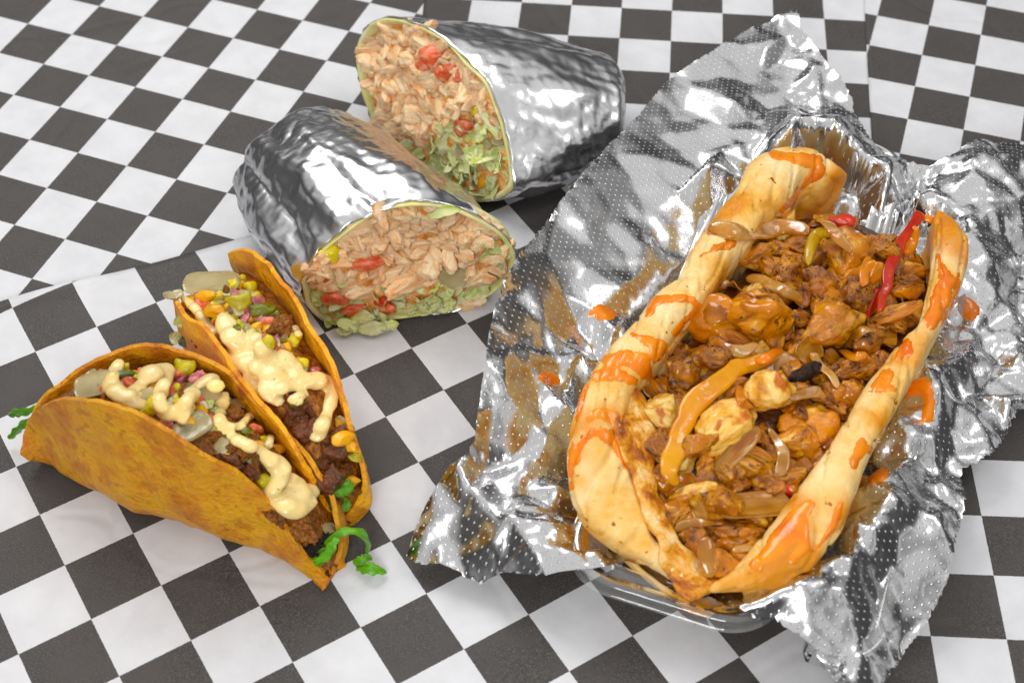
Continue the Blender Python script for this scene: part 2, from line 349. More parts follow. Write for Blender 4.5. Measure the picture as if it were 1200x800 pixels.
# ------------------------------------------------------------ table and paper sheets
def flat_sheet(pts_cm, nx, ny, z, und, seed, curl=None):
    a, b, c, d = [np.array(p) for p in pts_cm]   # corners in order
    V = []; F = []
    for j in range(ny + 1):
        for i in range(nx + 1):
            s, t = i / nx, j / ny
            p = (a * (1 - s) + b * s) * (1 - t) + (d * (1 - s) + c * s) * t
            p = p.copy(); e = min(1.0, 4 * min(s, t, 1 - s, 1 - t) + 0.0)
            w = snoise((p[0], p[1], seed), 0.10) * und + snoise((p[0], p[1], seed + 9), 0.28) * und * 0.35
            p[2] = z + (w + und * 1.0) * 0.5
            if curl: p[2] += curl(s, t)
            V.append(p)
    for j in range(ny):
        for i in range(nx):
            k = j * (nx + 1) + i; F.append((k, k + 1, k + nx + 2, k + nx + 1))
    return np.array(V), F
LAT = {}
def paper(label, lat, corners_px, z, odd, und=0.12, seed=0, curl=None, tint=1.0):
    th, tx, ty, sc = lat
    pts = [P(x, y, 0) for x, y in corners_px]
    V, F = flat_sheet(pts, 110, 110, z, und, seed, curl)
    if not np.cross(pts[1] - pts[0], pts[3] - pts[0])[2] > 0: F = [f[::-1] for f in F]
    o = obj('checkered_paper', V, F, paper_mat('checked_paper', odd, tint), origin=V.mean(0))
    # real thickness
    sd = o.modifiers.new('thickness', 'SOLIDIFY'); sd.thickness = 0.00012; sd.offset = -1
    th = math.radians(th); X = (V[:, 0] - tx * CELL) / (CELL * sc); Y = (V[:, 1] + CD - ty * CELL) / (CELL * sc)
    U = X * math.cos(th) + Y * math.sin(th) + 100; Vv = -X * math.sin(th) + Y * math.cos(th) + 100
    uvl = o.data.uv_layers.new(name='UVMap'); li = np.empty(len(o.data.loops), int); o.data.loops.foreach_get('vertex_index', li)
    uvl.data.foreach_set('uv', np.stack([U[li], Vv[li]], 1).ravel())
    tag(o, label, 'paper sheet', 'black and white checkered paper sheets')
    return o
tb = obj('table_top', [(-90, -70, 0), (90, -70, 0), (90, 110, 0), (-90, 110, 0), (-90, -70, -3), (90, -70, -3), (90, 110, -3), (-90, 110, -3)],
         [(0, 1, 2, 3), (7, 6, 5, 4), (0, 4, 5, 1), (1, 5, 6, 2), (2, 6, 7, 3), (3, 7, 4, 0)], MT['table'], smooth=False)
tag(tb, 'dark table under the checkered paper sheets', kind='structure')
paper('checkered paper with diamond-slanted checks behind the burritos and tacos', (-20.7033, -8.54782, 23.65859, .99774), [(-500, 700), (760, 560), (640, -300), (-400, -300)], 0.03, False, 0.05, 1)
paper('checkered paper with upright checks running under the top foil corner', (-5.348, .1936, 24.67954, .99284), [(470, 330), (1500, 330), (1350, -280), (520, -280)], 0.09, True, 0.05, 2)
paper('checkered paper in the top right corner, its leaning checks overlapping the next sheet', (-17.936, 7.17287, 24.19232, 1.00144), [(1026, 260), (1700, 330), (1600, -200), (1008, -60)], 0.15, False, 0.07, 3)
paper('checkered paper sticking out below the crimped right foil edge', (-2.6867, 6.71394, 13.24265, 1.00295), [(900, 1100), (1650, 1100), (1500, 420), (930, 440)], 0.16, False, 0.06, 4)
def curlA(s, t):
    return 0.45 * math.exp(-((1 - t) / 0.018) ** 1.3) * math.exp(-((s - 0.16) / 0.12) ** 2)
paper('checkered paper in front, under both tacos, its raised edge crossing behind them', (31.7401, -6.69654, 12.23541, 1.00493), [(-330, 1250), (1181, 1250), (700, 160), (-110, 401)], 0.22, False, 0.06, 5, curlA)

# ------------------------------------------------------------ food pieces: a small stock of meshes, shared by the pieces
def ico(sub):
    import bmesh
    bm = bmesh.new(); bmesh.ops.create_icosphere(bm, subdivisions=sub, radius=1); V = np.array([v.co[:] for v in bm.verts]); F = [tuple(v.index for v in f.verts) for f in bm.faces]; bm.free(); return V, F
ICO3 = ico(3); ICO4 = ico(4)
def chunk_data(seed, flats=7, amp=0.16, hi=True, fib=0.0, cut=(0.55, 0.85)):
    r = np.random.default_rng(seed); V, F = ICO4 if hi else ICO3; V = V.copy()
    for _ in range(flats):
        n = unit(r.normal(size=3)); h = r.uniform(*cut); d = V @ n - h
        V -= np.outer(np.maximum(d, 0) * 0.92, n)
    out = []
    for v in V:
        f = 1 + amp * noise.noise(Vector(v * 1.6 + seed)) + amp * 0.5 * noise.noise(Vector(v * 4.2 + seed * 2)) + amp * 0.25 * noise.noise(Vector(v * 9 + seed))
        if fib: f += fib * noise.noise(Vector((v[0] * 1.2, v[1] * 7, v[2] * 7 + seed)))
        out.append(v * f)
    V = np.array(out); V = V - (V.max(0) + V.min(0)) / 2; return V / np.abs(V).max(0), F
STOCK = {}
def stock(kind, n, mat, **kw):
    STOCK[kind] = []
    for i in range(n):
        V, F = chunk_data(hash((kind, i)) % 1000 if False else (sum(map(ord, kind)) * 13 + i * 7) % 997, **kw)
        STOCK[kind].append(mesh(kind, V, F, MT[mat]))       # radius 1 cm
stock('chicken_chunk', 10, 'chicken', flats=9, amp=0.22, fib=0.05)
stock('pale_chunk', 6, 'chicken_pale', flats=8, amp=0.18, fib=0.05)
stock('brown_chunk', 8, 'chicken_brown', flats=7, amp=0.30, fib=0.06)
stock('chicken_shred', 12, 'shred', flats=9, amp=0.26, fib=0.09, cut=(0.45, 0.8))
stock('tomato_dice', 4, 'tomato', flats=9, amp=0.16, hi=False, cut=(0.5, 0.65))
stock('red_dice', 3, 'red', flats=9, amp=0.16, hi=False, cut=(0.5, 0.65))
stock('pepper_dice', 4, 'yellow_green', flats=8, amp=0.22, hi=False, cut=(0.5, 0.7))
stock('cheese_bit', 3, 'cheese', flats=8, amp=0.15, hi=False, cut=(0.5, 0.7))
stock('jalapeno_piece', 3, 'jalapeno', flats=6, amp=0.3, hi=False)
stock('red_onion_piece', 3, 'purple', flats=7, amp=0.2, hi=False)
stock('meat_crumb', 5, 'ground', flats=4, amp=0.45)
stock('char_crumb', 3, 'char', flats=5, amp=0.3)
stock('beef_chunk', 4, 'dark_meat', flats=5, amp=0.45)
stock('pepper_chunk', 3, 'orange_pepper', flats=9, amp=0.2, cut=(0.5, 0.7))
def leaf_data(seed, curl=1.0):
    r = np.random.default_rng(seed); nx, ny = 16, 7; V = []; F = []
    for side in (1, -1):
        for i in range(nx + 1):
            for j in range(ny + 1):
                x = (i / nx - 0.5) * 2; y = (j / ny - 0.5) * 2
                w = (1 - abs(x) ** 3) * 0.9 + 0.1
                z = 0.35 * math.sin(x * 2.0 + seed) * curl + 0.30 * noise.noise(Vector((x * 2.2, y * 1.8, seed))) + 0.22 * y * y * curl + 0.12 * noise.noise(Vector((x * 6, y * 5, seed)))
                V.append((x, y * w * (1 + 0.25 * noise.noise(Vector((x * 4, 7.7, seed)))), z + side * 0.07))
    n = (nx + 1) * (ny + 1)
    for i in range(nx):
        for j in range(ny):
            k = i * (ny + 1) + j; q = (k, k + ny + 1, k + ny + 2, k + 1); F.append(q); F.append(tuple(a + n for a in q[::-1]))
    def rim(a, b): F.append((a, b, b + n, a + n))
    for i in range(nx): rim(i * (ny + 1), (i + 1) * (ny + 1)) ; rim((i + 1) * (ny + 1) + ny, i * (ny + 1) + ny)
    for j in range(ny): rim(j + 1, j); rim(nx * (ny + 1) + j, nx * (ny + 1) + j + 1)
    return np.array(V), F
for kind, mat, n in (('pale_lettuce_shred', 'pale_lettuce', 6), ('lettuce_shred', 'green', 5)):
    STOCK[kind] = [mesh(kind, *leaf_data(11 * i + (3 if mat == 'green' else 0)), MT[mat]) for i in range(n)]
def slice_data(seed, bend=0.9):
    """a curved, layered slice of onion"""
    r = np.random.default_rng(seed); nx, ny = 14, 5; V = []; F = []; a1 = r.uniform(0.5, 1.1) * bend
    for side in (1, -1):
        for i in range(nx + 1):
            for j in range(ny + 1):
                x = (i / nx - 0.5) * 2; y = (j / ny - 0.5) * 2; w = (1 - abs(x) ** 4) ** 0.5 * 0.9 + 0.08
                V.append((math.sin(x * a1) / max(math.sin(a1), .3), y * w + 0.5 * (1 - math.cos(x * a1)) , 0.45 * math.cos(x * a1) - 0.3 + 0.25 * y * y + 0.10 * noise.noise(Vector((x * 3, y * 2, seed))) + side * 0.13 * w))
    n = (nx + 1) * (ny + 1)
    for i in range(nx):
        for j in range(ny):
            k = i * (ny + 1) + j; q = (k, k + ny + 1, k + ny + 2, k + 1); F.append(q); F.append(tuple(a + n for a in q[::-1]))
    def rim(a, b): F.append((a, b, b + n, a + n))
    for i in range(nx): rim(i * (ny + 1), (i + 1) * (ny + 1)); rim((i + 1) * (ny + 1) + ny, i * (ny + 1) + ny)
    for j in range(ny): rim(j + 1, j); rim(nx * (ny + 1) + j, nx * (ny + 1) + j + 1)
    return np.array(V), F
STOCK['cooked_onion'] = [mesh('cooked_onion', *slice_data(5 * i + 1), MT['brown_onion']) for i in range(5)]
STOCK['onion_piece'] = [mesh('onion_piece', *slice_data(5 * i + 2, 0.7), MT['onion']) for i in range(5)]
def piece(kind, parent, p, n, size, rot=None, tilt=0.25, sink=0.0, surf=None, name=None):
    """one piece of the stock, half sizes in cm, its z along the surface normal n, its x turned by rot in the ground plane"""
    me = random.choice(STOCK[kind])
    nn = unit(np.array(n) + rng.normal(size=3) * tilt)
    if rot is None: rot = random.uniform(0, math.pi)
    x = np.array([math.cos(rot), math.sin(rot), 0.0]); x = unit(x - nn * np.dot(x, nn)); y = np.cross(nn, x)
    R = Matrix([[x[0], y[0], nn[0]], [x[1], y[1], nn[1]], [x[2], y[2], nn[2]]])
    o = bpy.data.objects.new(name or kind, me); COL.objects.link(o)
    o.rotation_euler = R.to_euler(); o.scale = size
    q = np.array(p) - unit(n) * sink * size[2]
    o.location = Vector(q) / 100 - parent.location; o.parent = parent
    if surf is not None: surf.addo(o)
    return o
def pxcm(p):       # cm per photograph pixel at a point
    return float((np.array(p) - _c) @ _f) / FPX
def put(kind, parent, surf, x, y, rx, ry, rot=None, flat=0.75, sink=0.0, tilt=0.2, name=None, add=True, nz=0.5):
    """lay a piece where the photograph shows it (half sizes in pixels) on what is already there"""
    p, n = surf.hit(x, y)
    if p is None: return None
    n = unit(n * (1 - nz) + np.array([0, -0.25, 0.8]) * nz)
    k = pxcm(p); a = None if rot is None else -math.radians(rot)
    s = (rx * k, ry * k, min(rx, ry) * k * flat)
    return piece(kind, parent, p, n, s, a, tilt, sink, surf if add else None, name)
def strip(name, mat, parent, surf, pts, wpx, tpx, lift=0.3, parts_ns=12, wob=0.05, seed=1, n=26, add=True, taper=True, flat=2.4, up=None):
    """a strip lying along pixel points on the surface; (x, y) or (x, y, extra lift in cm)"""
    Q = []
    for q in pts:
        p, nn = surf.hit(q[0], q[1])
        if p is None: p = Q[-1] if Q else P(q[0], q[1], 4)
        e = lift + (q[2] if len(q) > 2 else 0)
        p = p - ray(q[0], q[1]) * e; Q.append(p)
    path = resample(Q, n); k = pxcm(path[0]); t = np.linspace(0, 1, n)
    prof = (0.35 + 0.65 * np.sin(np.pi * np.clip(t, 0.02, 0.98)) ** 0.5) if taper else np.ones(n)
    V, F = sweep(path, wpx * k * prof, tpx * k * (0.6 + 0.4 * prof), up if up is not None else (0, -0.4, 1), parts_ns, wob, seed, 0, flat)
    o = obj(name, V, F, MT[mat], parent)
    if add: surf.add(V, F)
    return o
def blob_sauce(name, mat, parent, surf, paths, voxel=0.07, lift=0.06, flat=0.42, smooth=7):
    """poured sauce: beads of (x, y, radius px) joined along each path, melted together and laid on the surface"""
    V = []; F = []; n = 0
    for path in paths:
        pts = resample(np.array(path, float), max(6, 9 * len(path)))
        for x, y, r in pts:
            p, nn = surf.hit(x, y)
            if p is None: continue
            k = pxcm(p); rr = r * k * (1.30 + 0.45 * snoise(p, 1.9, 3.3))
            c = p - ray(x, y) * lift
            S = ICO3[0] * rr; S = S * np.array([1, 1, flat])
            V.append(S + c); F += [tuple(i + n for i in f) for f in ICO3[1]]; n += len(S)
    V = np.concatenate(V); o = obj(name, V, F, MT[mat], parent)
    m = o.modifiers.new('r', 'REMESH'); m.mode = 'VOXEL'; m.voxel_size = voxel / 100
    s = o.modifiers.new('s', 'SMOOTH'); s.iterations = smooth; s.factor = 0.6
    bake(o); split(o)

def islands(V, F):
    par = list(range(len(V)))
    def fd(a):
        while par[a] != a: par[a] = par[par[a]]; a = par[a]
        return a
    for f in F:
        r0 = fd(f[0])
        for i in f[1:]:
            r1 = fd(i)
            if r1 != r0: par[r1] = r0
    g = {}
    for f in F: g.setdefault(fd(f[0]), []).append(f)
    out = []
    for fs in g.values():
        ids = sorted({i for f in fs for i in f}); mp = {a: b for b, a in enumerate(ids)}
        out.append((V[ids], [tuple(mp[i] for i in f) for f in fs]))
    return sorted(out, key=lambda q: -len(q[1]))
def split(o):
    """an object of several separate puddles becomes one object each"""
    V, F = world_vf(o); L = islands(V, F)
    if len(L) < 2: return o
    nm, par, m = o.name.split('.')[0], o.parent, o.data.materials[0]
    bpy.data.objects.remove(o)
    for v, f in L:
        if len(f) > 20: obj(nm, v, f, m, par)

# ------------------------------------------------------------ sauce that clings to a surface: thickness grows from nothing at its edge
def cling(name, mat, parent, V, F, paths, thick=0.09, wob=5.0, origin=None, zmin=-1, facing=True, seed=0):
    X = topx(V); D = np.full(len(V), 1e9)
    for path in paths:
        q = np.array(path, float)
        if len(q) == 1: q = np.concatenate([q, q + [0.1, 0, 0]])
        for a, b in zip(q[:-1], q[1:]):
            ab = b[:2] - a[:2]; t = np.clip(((X - a[:2]) @ ab) / (ab @ ab + 1e-9), 0, 1)
            d = np.linalg.norm(X - (a[:2] + t[:, None] * ab), axis=1) - (a[2] + (b[2] - a[2]) * t); D = np.minimum(D, d)
    near = D < 14
    for i in np.where(near)[0]:
        D[i] += wob * snoise(V[i], 1.1, seed + 0.5) + wob * 0.5 * snoise(V[i], 2.6, seed + 4)
    # vertex normals
    N = np.zeros_like(V)
    for f in F:
        a, b, c = V[f[0]], V[f[1]], V[f[2]]; nn = np.cross(b - a, c - a)
        for i in f: N[i] += nn
    N /= (np.linalg.norm(N, axis=1, keepdims=True) + 1e-12)
    cosv = np.einsum('ij,ij->i', N, _c - V)
    if facing is None: N[cosv < 0] *= -1; cosv = np.abs(cosv)
    h = thick * (1 - np.exp(np.minimum(D, 1.5) / 4.0)) ; h = np.where(D > 0, -0.03 - 0.01 * D, h)
    keep = [f for f in F if max(-D[i] for i in f) > -2.5 and all(cosv[i] > 0 for i in f) and min(V[i][2] for i in f) > zmin]
    if not keep: return None
    ids = sorted({i for f in keep for i in f}); mp = {a: b for b, a in enumerate(ids)}
    Vn = V[ids] + N[ids] * h[ids][:, None]
    L = islands(Vn, [tuple(mp[i] for i in f) for f in keep])
    if parent is None: L = L[:1]
    for v, f in L:
        if len(f) > (12 if name != 'glaze' else 45): o = obj(name, v, f, MT[mat], parent, origin=origin)
    return o if parent is None else None

# ============================================================ TACOS
def taco(label, front, back, fold_bulge, seed, n=64):
    """front and back lips as (x, y, z) pixel points with heights; the shell hangs between them as a rounded trough"""
    A = resample([P(*q) for q in front], n); B = resample([P(*q) for q in back], n)
    o0 = (A[n // 2] + B[n // 2]) / 2; o0[2] = 0.25
    t = thing('taco', label, 'taco', o0, 'crunchy tacos on the checkered paper'); m = 44; G = []; H = []
    axis = unit(np.array([*(B[-1] + A[-1] - A[0] - B[0])[:2], 0]))
    for i in range(n):
        a, b = A[i], B[i]; mid = (a + b) / 2; hw = (b - a) / 2; row = []
        zl0, zl1 = a[2], b[2]; bot = 0.26 + 0.03 * math.sin(i * 0.5) + 0.9 * max(0, (7 - i) / 7) ** 2
        for j in range(m + 1):
            ph = math.pi * j / m; cx = math.cos(ph); sx = math.sin(ph); e = 2 / 3.6
            lat = -math.copysign(abs(cx) ** e, cx); dep = abs(sx) ** e
            u = (lat + 1) / 2; zl = zl0 * (1 - u) + zl1 * u
            bl = 1 + fold_bulge * sx * abs(cx) * 2
            wmin = max(np.linalg.norm(hw[:2]), 0.55); hd = unit([hw[0], hw[1], 0]) if np.linalg.norm(hw[:2]) > 0.3 else unit(np.cross([0, 0, 1], axis))
            hv = hw if np.linalg.norm(hw[:2]) > 0.55 else hd * (np.linalg.norm(hw[:2]) + (wmin - np.linalg.norm(hw[:2])) * sx)
            p = mid + np.array([hv[0], hv[1], 0]) * lat * bl; p[2] = zl + (bot - zl) * dep
            if zl < bot: p[2] = zl
            row.append(p)
        G.append(row)
    G = np.array(G); V = G.reshape(-1, 3)
    F = [(i * (m + 1) + j, i * (m + 1) + j + 1, (i + 1) * (m + 1) + j + 1, (i + 1) * (m + 1) + j) for i in range(n - 1) for j in range(m)]
    # blisters and a wavering lip
    N = np.cross(np.gradient(G, axis=0), np.gradient(G, axis=1)).reshape(-1, 3); N /= np.linalg.norm(N, axis=1, keepdims=True) + 1e-9
    W2 = np.array([0.16 * snoise(v, 0.55, seed) + 0.07 * snoise(v, 1.7, seed + 5) + 0.035 * snoise(v, 4.0, seed) for v in V])
    V = V + N * W2[:, None]; V[:, 2] = np.maximum(V[:, 2], 0.22)
    sh = obj('shell', V, F, MT['shell'], t)
    sd = sh.modifiers.new('t', 'SOLIDIFY'); sd.thickness = 0.0017; sd.offset = 0
    bv = sh.modifiers.new('b', 'BEVEL'); bv.width = 0.0007; bv.segments = 2; bv.limit_method = 'ANGLE'
    bake(sh)
    # the bed of filling inside
    surf = Surf(); FV = []; fn = 40
    for i in range(2, n - 2):
        a, b = A[i], B[i]
        for j in range(fn + 1):
            u = 0.03 + 0.94 * j / fn; p = a * (1 - u) + b * u
            dome = math.sin(math.pi * u)
            p[2] = p[2] * 0.88 - 0.45 - 0.35 * u + 0.80 * dome + 0.22 * snoise(p, 1.3, seed) + 0.12 * snoise(p, 3.3, seed + 2)
            p[2] = max(p[2], 0.32); FV.append(p)
    FF = [(i * (fn + 1) + j, (i + 1) * (fn + 1) + j, (i + 1) * (fn + 1) + j + 1, i * (fn + 1) + j + 1) for i in range(n - 5) for j in range(fn)]
    bed = obj('filling', FV, FF, MT['ground'], t); surf.add(FV, FF)
    return t, surf, sh
T1, S1, SH1 = taco('taco in front with thick zigzag of creamy sauce, lettuce hanging from both ends',
    [(27, 510, 1.9), (36, 488, 3.0), (60, 470, 5.2), (90, 466, 6.3), (125, 471, 6.8), (173, 490, 6.6), (226, 522, 5.9), (284, 559, 4.6), (326, 604, 3.1), (360, 652, 1.6), (384, 676, 0.5)],
    [(31, 504, 1.9), (48, 470, 3.0), (78, 444, 3.8), (108, 424, 4.3), (152, 407, 4.7), (205, 406, 4.9), (262, 434, 4.9), (315, 483, 4.6), (360, 532, 3.7), (392, 588, 2.4), (400, 640, 1.1), (390, 674, 0.5)], 0.36, 3)
T2, S2, SH2 = taco('taco behind the front one, open end up, creamy sauce over chopped filling',
    [(204, 345, 3.6), (214, 365, 4.2), (238, 381, 4.8), (256, 406, 5.0), (276, 436, 5.0), (305, 470, 4.9), (335, 508, 4.4), (362, 550, 3.4), (384, 590, 2.0), (396, 606, 1.0)],
    [(268, 296, 3.8), (290, 292, 4.6), (312, 307, 4.9), (332, 332, 5.1), (352, 362, 5.2), (379, 406, 5.1), (397, 447, 4.8), (408, 485, 4.2), (420, 526, 3.2), (427, 566, 2.0), (418, 588, 1.3), (404, 606, 0.9)], 0.2, 8)
# chopped filling scattered through both, then the pieces one can point to
def scatter(t, surf, line, spread, k, kinds, lo, hi, seed):
    r = random.Random(seed); pts = resample(np.array(line, float), 200)
    for _ in range(k):
        q = pts[r.randrange(10, 190)]
        put(r.choices([a for a, b in kinds], [b for a, b in kinds])[0], t, surf, q[0] + r.gauss(0, spread), q[1] + r.gauss(0, spread), r.uniform(lo, hi) * 1.6, r.uniform(lo, hi) * 1.15, sink=0.1)
mixk = [('pepper_dice', 3), ('cheese_bit', 3), ('jalapeno_piece', 1.2), ('onion_piece', 6), ('red_onion_piece', 2), ('tomato_dice', 3), ('meat_crumb', 1), ('pale_lettuce_shred', 2)]
scatter(T1, S1, [(80, 450), (150, 440), (210, 455), (295, 530)], 14, 105, mixk, 4.5, 8.5, 1)
scatter(T1, S1, [(250, 500), (300, 545), (345, 590)], 13, 34, [('meat_crumb', 6), ('cheese_bit', 1), ('pepper_dice', 1.2), ('onion_piece', 1)], 5, 9, 2)
scatter(T2, S2, [(235, 330), (280, 360), (310, 400), (352, 460)], 15, 100, mixk, 4.5, 8.5, 3)
scatter(T2, S2, [(330, 450), (360, 490), (390, 540), (400, 570)], 11, 24, [('beef_chunk', 6), ('cheese_bit', 1), ('meat_crumb', 2), ('lettuce_shred', 1)], 5, 9, 4)
ZS = 1.2
def many(t, s, L, **kw):
    for q in L: put(q[0], t, s, q[1], q[2], q[3] * ZS, q[4] * ZS, q[5], **kw)
many(T1, S1, [('cheese_bit', 70, 462, 9, 7, 0), ('cheese_bit', 84, 448, 10, 7, 20), ('tomato_dice', 76, 461, 10, 6, -40), ('onion_piece', 112, 452, 22, 13, -10), ('lettuce_shred', 92, 437, 9, 8, 0), ('jalapeno_piece', 125, 432, 9, 7, -40),
    ('tomato_dice', 172, 416, 15, 11, -60), ('tomato_dice', 196, 422, 12, 12, 40), ('tomato_dice', 205, 440, 10, 9, 30), ('pepper_dice', 214, 431, 12, 14, 60), ('red_onion_piece', 236, 446, 13, 11, 30), ('jalapeno_piece', 150, 440, 8, 14, 80),
    ('tomato_dice', 153, 448, 6, 9, 80), ('pepper_dice', 178, 476, 9, 11, 50), ('onion_piece', 171, 466, 9, 11, 60), ('red_onion_piece', 196, 496, 9, 8, 20), ('onion_piece', 226, 502, 21, 13, -45), ('onion_piece', 241, 464, 9, 15, 75),
    ('onion_piece', 271, 472, 8, 17, 85), ('cheese_bit', 262, 452, 10, 6, 50), ('tomato_dice', 299, 503, 9, 7, 10), ('beef_chunk', 268, 540, 18, 10, 20), ('beef_chunk', 290, 548, 16, 9, 25), ('pepper_dice', 305, 562, 12, 9, 30),
    ('cheese_bit', 325, 526, 8, 9, 60), ('pepper_dice', 364, 549, 14, 9, -10), ('meat_crumb', 345, 608, 24, 17, 35), ('meat_crumb', 328, 600, 18, 14, 30), ('meat_crumb', 356, 622, 18, 14, 40), ('char_crumb', 368, 641, 13, 9, -40), ('char_crumb', 381, 632, 12, 8, -40),
    ('onion_piece', 385, 620, 10, 6, -30), ('lettuce_shred', 379, 650, 12, 7, -50), ('lettuce_shred', 372, 657, 8, 6, -50)])
many(T2, S2, [('pepper_dice', 232, 305, 16, 10, 10), ('jalapeno_piece', 222, 309, 9, 8, 30), ('pepper_dice', 254, 313, 15, 9, 10), ('beef_chunk', 262, 293, 9, 9, 60), ('onion_piece', 249, 333, 34, 12, 6), ('pepper_dice', 289, 337, 12, 10, 10),
    ('onion_piece', 212, 338, 12, 13, 60), ('cheese_bit', 241, 347, 12, 6, 0), ('cheese_bit', 222, 356, 8, 12, 70), ('cheese_bit', 252, 364, 13, 7, 10), ('pepper_dice', 280, 354, 13, 10, -20), ('jalapeno_piece', 302, 364, 19, 9, -25),
    ('cheese_bit', 238, 372, 8, 6, 0), ('red_dice', 259, 377, 8, 5, -30), ('cheese_bit', 314, 387, 9, 7, 10), ('pepper_dice', 312, 402, 10, 9, 0), ('pepper_dice', 343, 400, 9, 10, 70), ('pepper_dice', 352, 424, 10, 7, 20),
    ('tomato_dice', 322, 410, 12, 7, 10), ('meat_crumb', 330, 385, 13, 16, 50), ('beef_chunk', 347, 486, 15, 15, 40), ('beef_chunk', 360, 500, 14, 16, 60), ('beef_chunk', 390, 525, 18, 22, 70), ('beef_chunk', 384, 556, 20, 18, 60),
    ('jalapeno_piece', 348, 470, 8, 9, 60), ('cheese_bit', 402, 513, 13, 8, -30), ('cheese_bit', 410, 522, 9, 6, 40), ('onion_piece', 404, 498, 12, 5, 40), ('lettuce_shred', 400, 572, 9, 12, 80), ('lettuce_shred', 397, 590, 9, 12, 80), ('pepper_dice', 416, 535, 6, 9, 70)])
# bits clinging outside the upper end of the rear taco
SP = Surf(); SP.add([P(-400, 1200, .3), P(1600, 1200, .3), P(1600, -200, .3), P(-400, -200, .3)], [(0, 1, 2, 3)])
for q in [('pale_lettuce_shred', 212, 378, 11, 8, 60, 3.2), ('pale_lettuce_shred', 206, 396, 9, 7, 20, 2.4), ('jalapeno_piece', 220, 400, 12, 7, 10, 2.6), ('meat_crumb', 238, 398, 9, 14, 60, 3.4), ('onion_piece', 203, 347, 8, 12, 60, 3.8)]:
    p = P(q[1], q[2], q[6]); k = pxcm(p); piece(q[0], T2, p, (0, -.3, 1), (q[3] * k, q[4] * k, .25), -math.radians(q[5]))
blob_sauce('creamy_sauce', 'cream', T1, S1, [
    [(128, 449, 8), (134, 436, 7), (140, 424, 6)], [(130, 452, 9), (143, 464, 9), (158, 460, 9), (167, 446, 8), (174, 426, 8), (182, 412, 7), (190, 424, 9), (193, 445, 9), (186, 468, 8), (198, 486, 9), (212, 480, 9), (224, 462, 8), (246, 446, 8), (260, 456, 8)],
    [(176, 438, 11), (188, 436, 10)], [(150, 472, 8), (166, 474, 7)], [(246, 448, 8), (262, 460, 8), (258, 482, 7), (258, 500, 7), (272, 512, 7), (290, 521, 7), (308, 532, 8), (326, 546, 10), (330, 556, 10), (320, 574, 9)],
    [(262, 497, 5), (280, 500, 5), (286, 494, 5), (296, 486, 5), (314, 490, 6), (318, 504, 6), (314, 522, 6)], [(312, 576, 9), (308, 585, 9), (326, 582, 11), (345, 580, 12), (362, 576, 11), (371, 568, 7)], [(330, 590, 9), (348, 596, 10), (362, 588, 8)], [(340, 560, 7), (352, 566, 6)],
    [(222, 478, 6), (214, 492, 6)]], lift=0.12)
blob_sauce('creamy_sauce', 'cream', T2, S2, [
    [(262, 372, 6), (268, 386, 10), (276, 398, 12), (288, 410, 12), (300, 396, 8)], [(272, 392, 9), (284, 420, 12), (304, 430, 12), (322, 442, 12), (312, 456, 10), (336, 452, 10), (346, 440, 10)], [(304, 404, 7), (312, 416, 9), (330, 420, 9), (344, 432, 9)],
    [(286, 400, 8), (300, 438, 11)], [(296, 444, 9), (314, 462, 9), (326, 470, 6)], [(346, 452, 8), (362, 446, 9), (380, 448, 10), (389, 458, 9), (386, 476, 7), (380, 492, 7), (372, 508, 8)], [(350, 470, 5), (342, 468, 5), (356, 462, 5)],
    [(226, 306, 5), (240, 299, 5), (252, 303, 5)], [(216, 350, 5), (228, 360, 6), (240, 376, 6), (250, 388, 7)], [(318, 318, 4), (324, 330, 4)], [(346, 384, 5), (350, 392, 4)], [(370, 408, 5), (374, 416, 5)]], lift=0.12)
# curls of lettuce
def leaf_strip(name, parent, pts, w, label=None, origin=None, th=0.035):
    Q = resample([P(*q) for q in pts], 30); k = pxcm(Q[0]); tt = np.linspace(0, 1, 30)
    V, F = sweep(Q, w * k * (0.55 + 0.45 * np.sin(np.pi * tt)) * (1 + 0.2 * np.sin(tt * 23)), th, (0.3, -0.6, 0.8), 10, 0.05, 5, 0.6, 2.6)
    return obj(name, V, F, MT['green'], parent, origin=origin)
leaf_strip('lettuce_shred', T1, [(380, 640, 1.4), (392, 628, 2.0), (408, 622, 2.2), (424, 625, 1.9), (432, 636, 1.2), (430, 650, .6)], 5)
leaf_strip('lettuce_shred', T1, [(366, 660, 1.2), (380, 652, 1.5), (390, 638, 1.9), (398, 628, 2.0)], 6)
leaf_strip('lettuce_shred', T1, [(44, 476, 2.6), (30, 482, 2.3), (18, 484, 2.0), (10, 487, 1.6)], 5)
leaf_strip('lettuce_shred', T1, [(42, 490, 2.4), (28, 496, 1.8), (18, 506, 1.1), (10, 514, .6)], 5)
lt = thing('lettuce_scrap', 'small bright green lettuce scrap lying on the paper below the front taco tip', 'lettuce', P(432, 662, 0.3))
leaf_strip('leaf', lt, [(414, 660, .5), (424, 656, .8), (436, 652, .6)], 6)
leaf_strip('leaf', lt, [(418, 664, .4), (432, 668, .75), (452, 669, .4)], 6)
leaf_strip('leaf', lt, [(428, 660, .9), (440, 665, .7), (453, 671, .35)], 3.5)

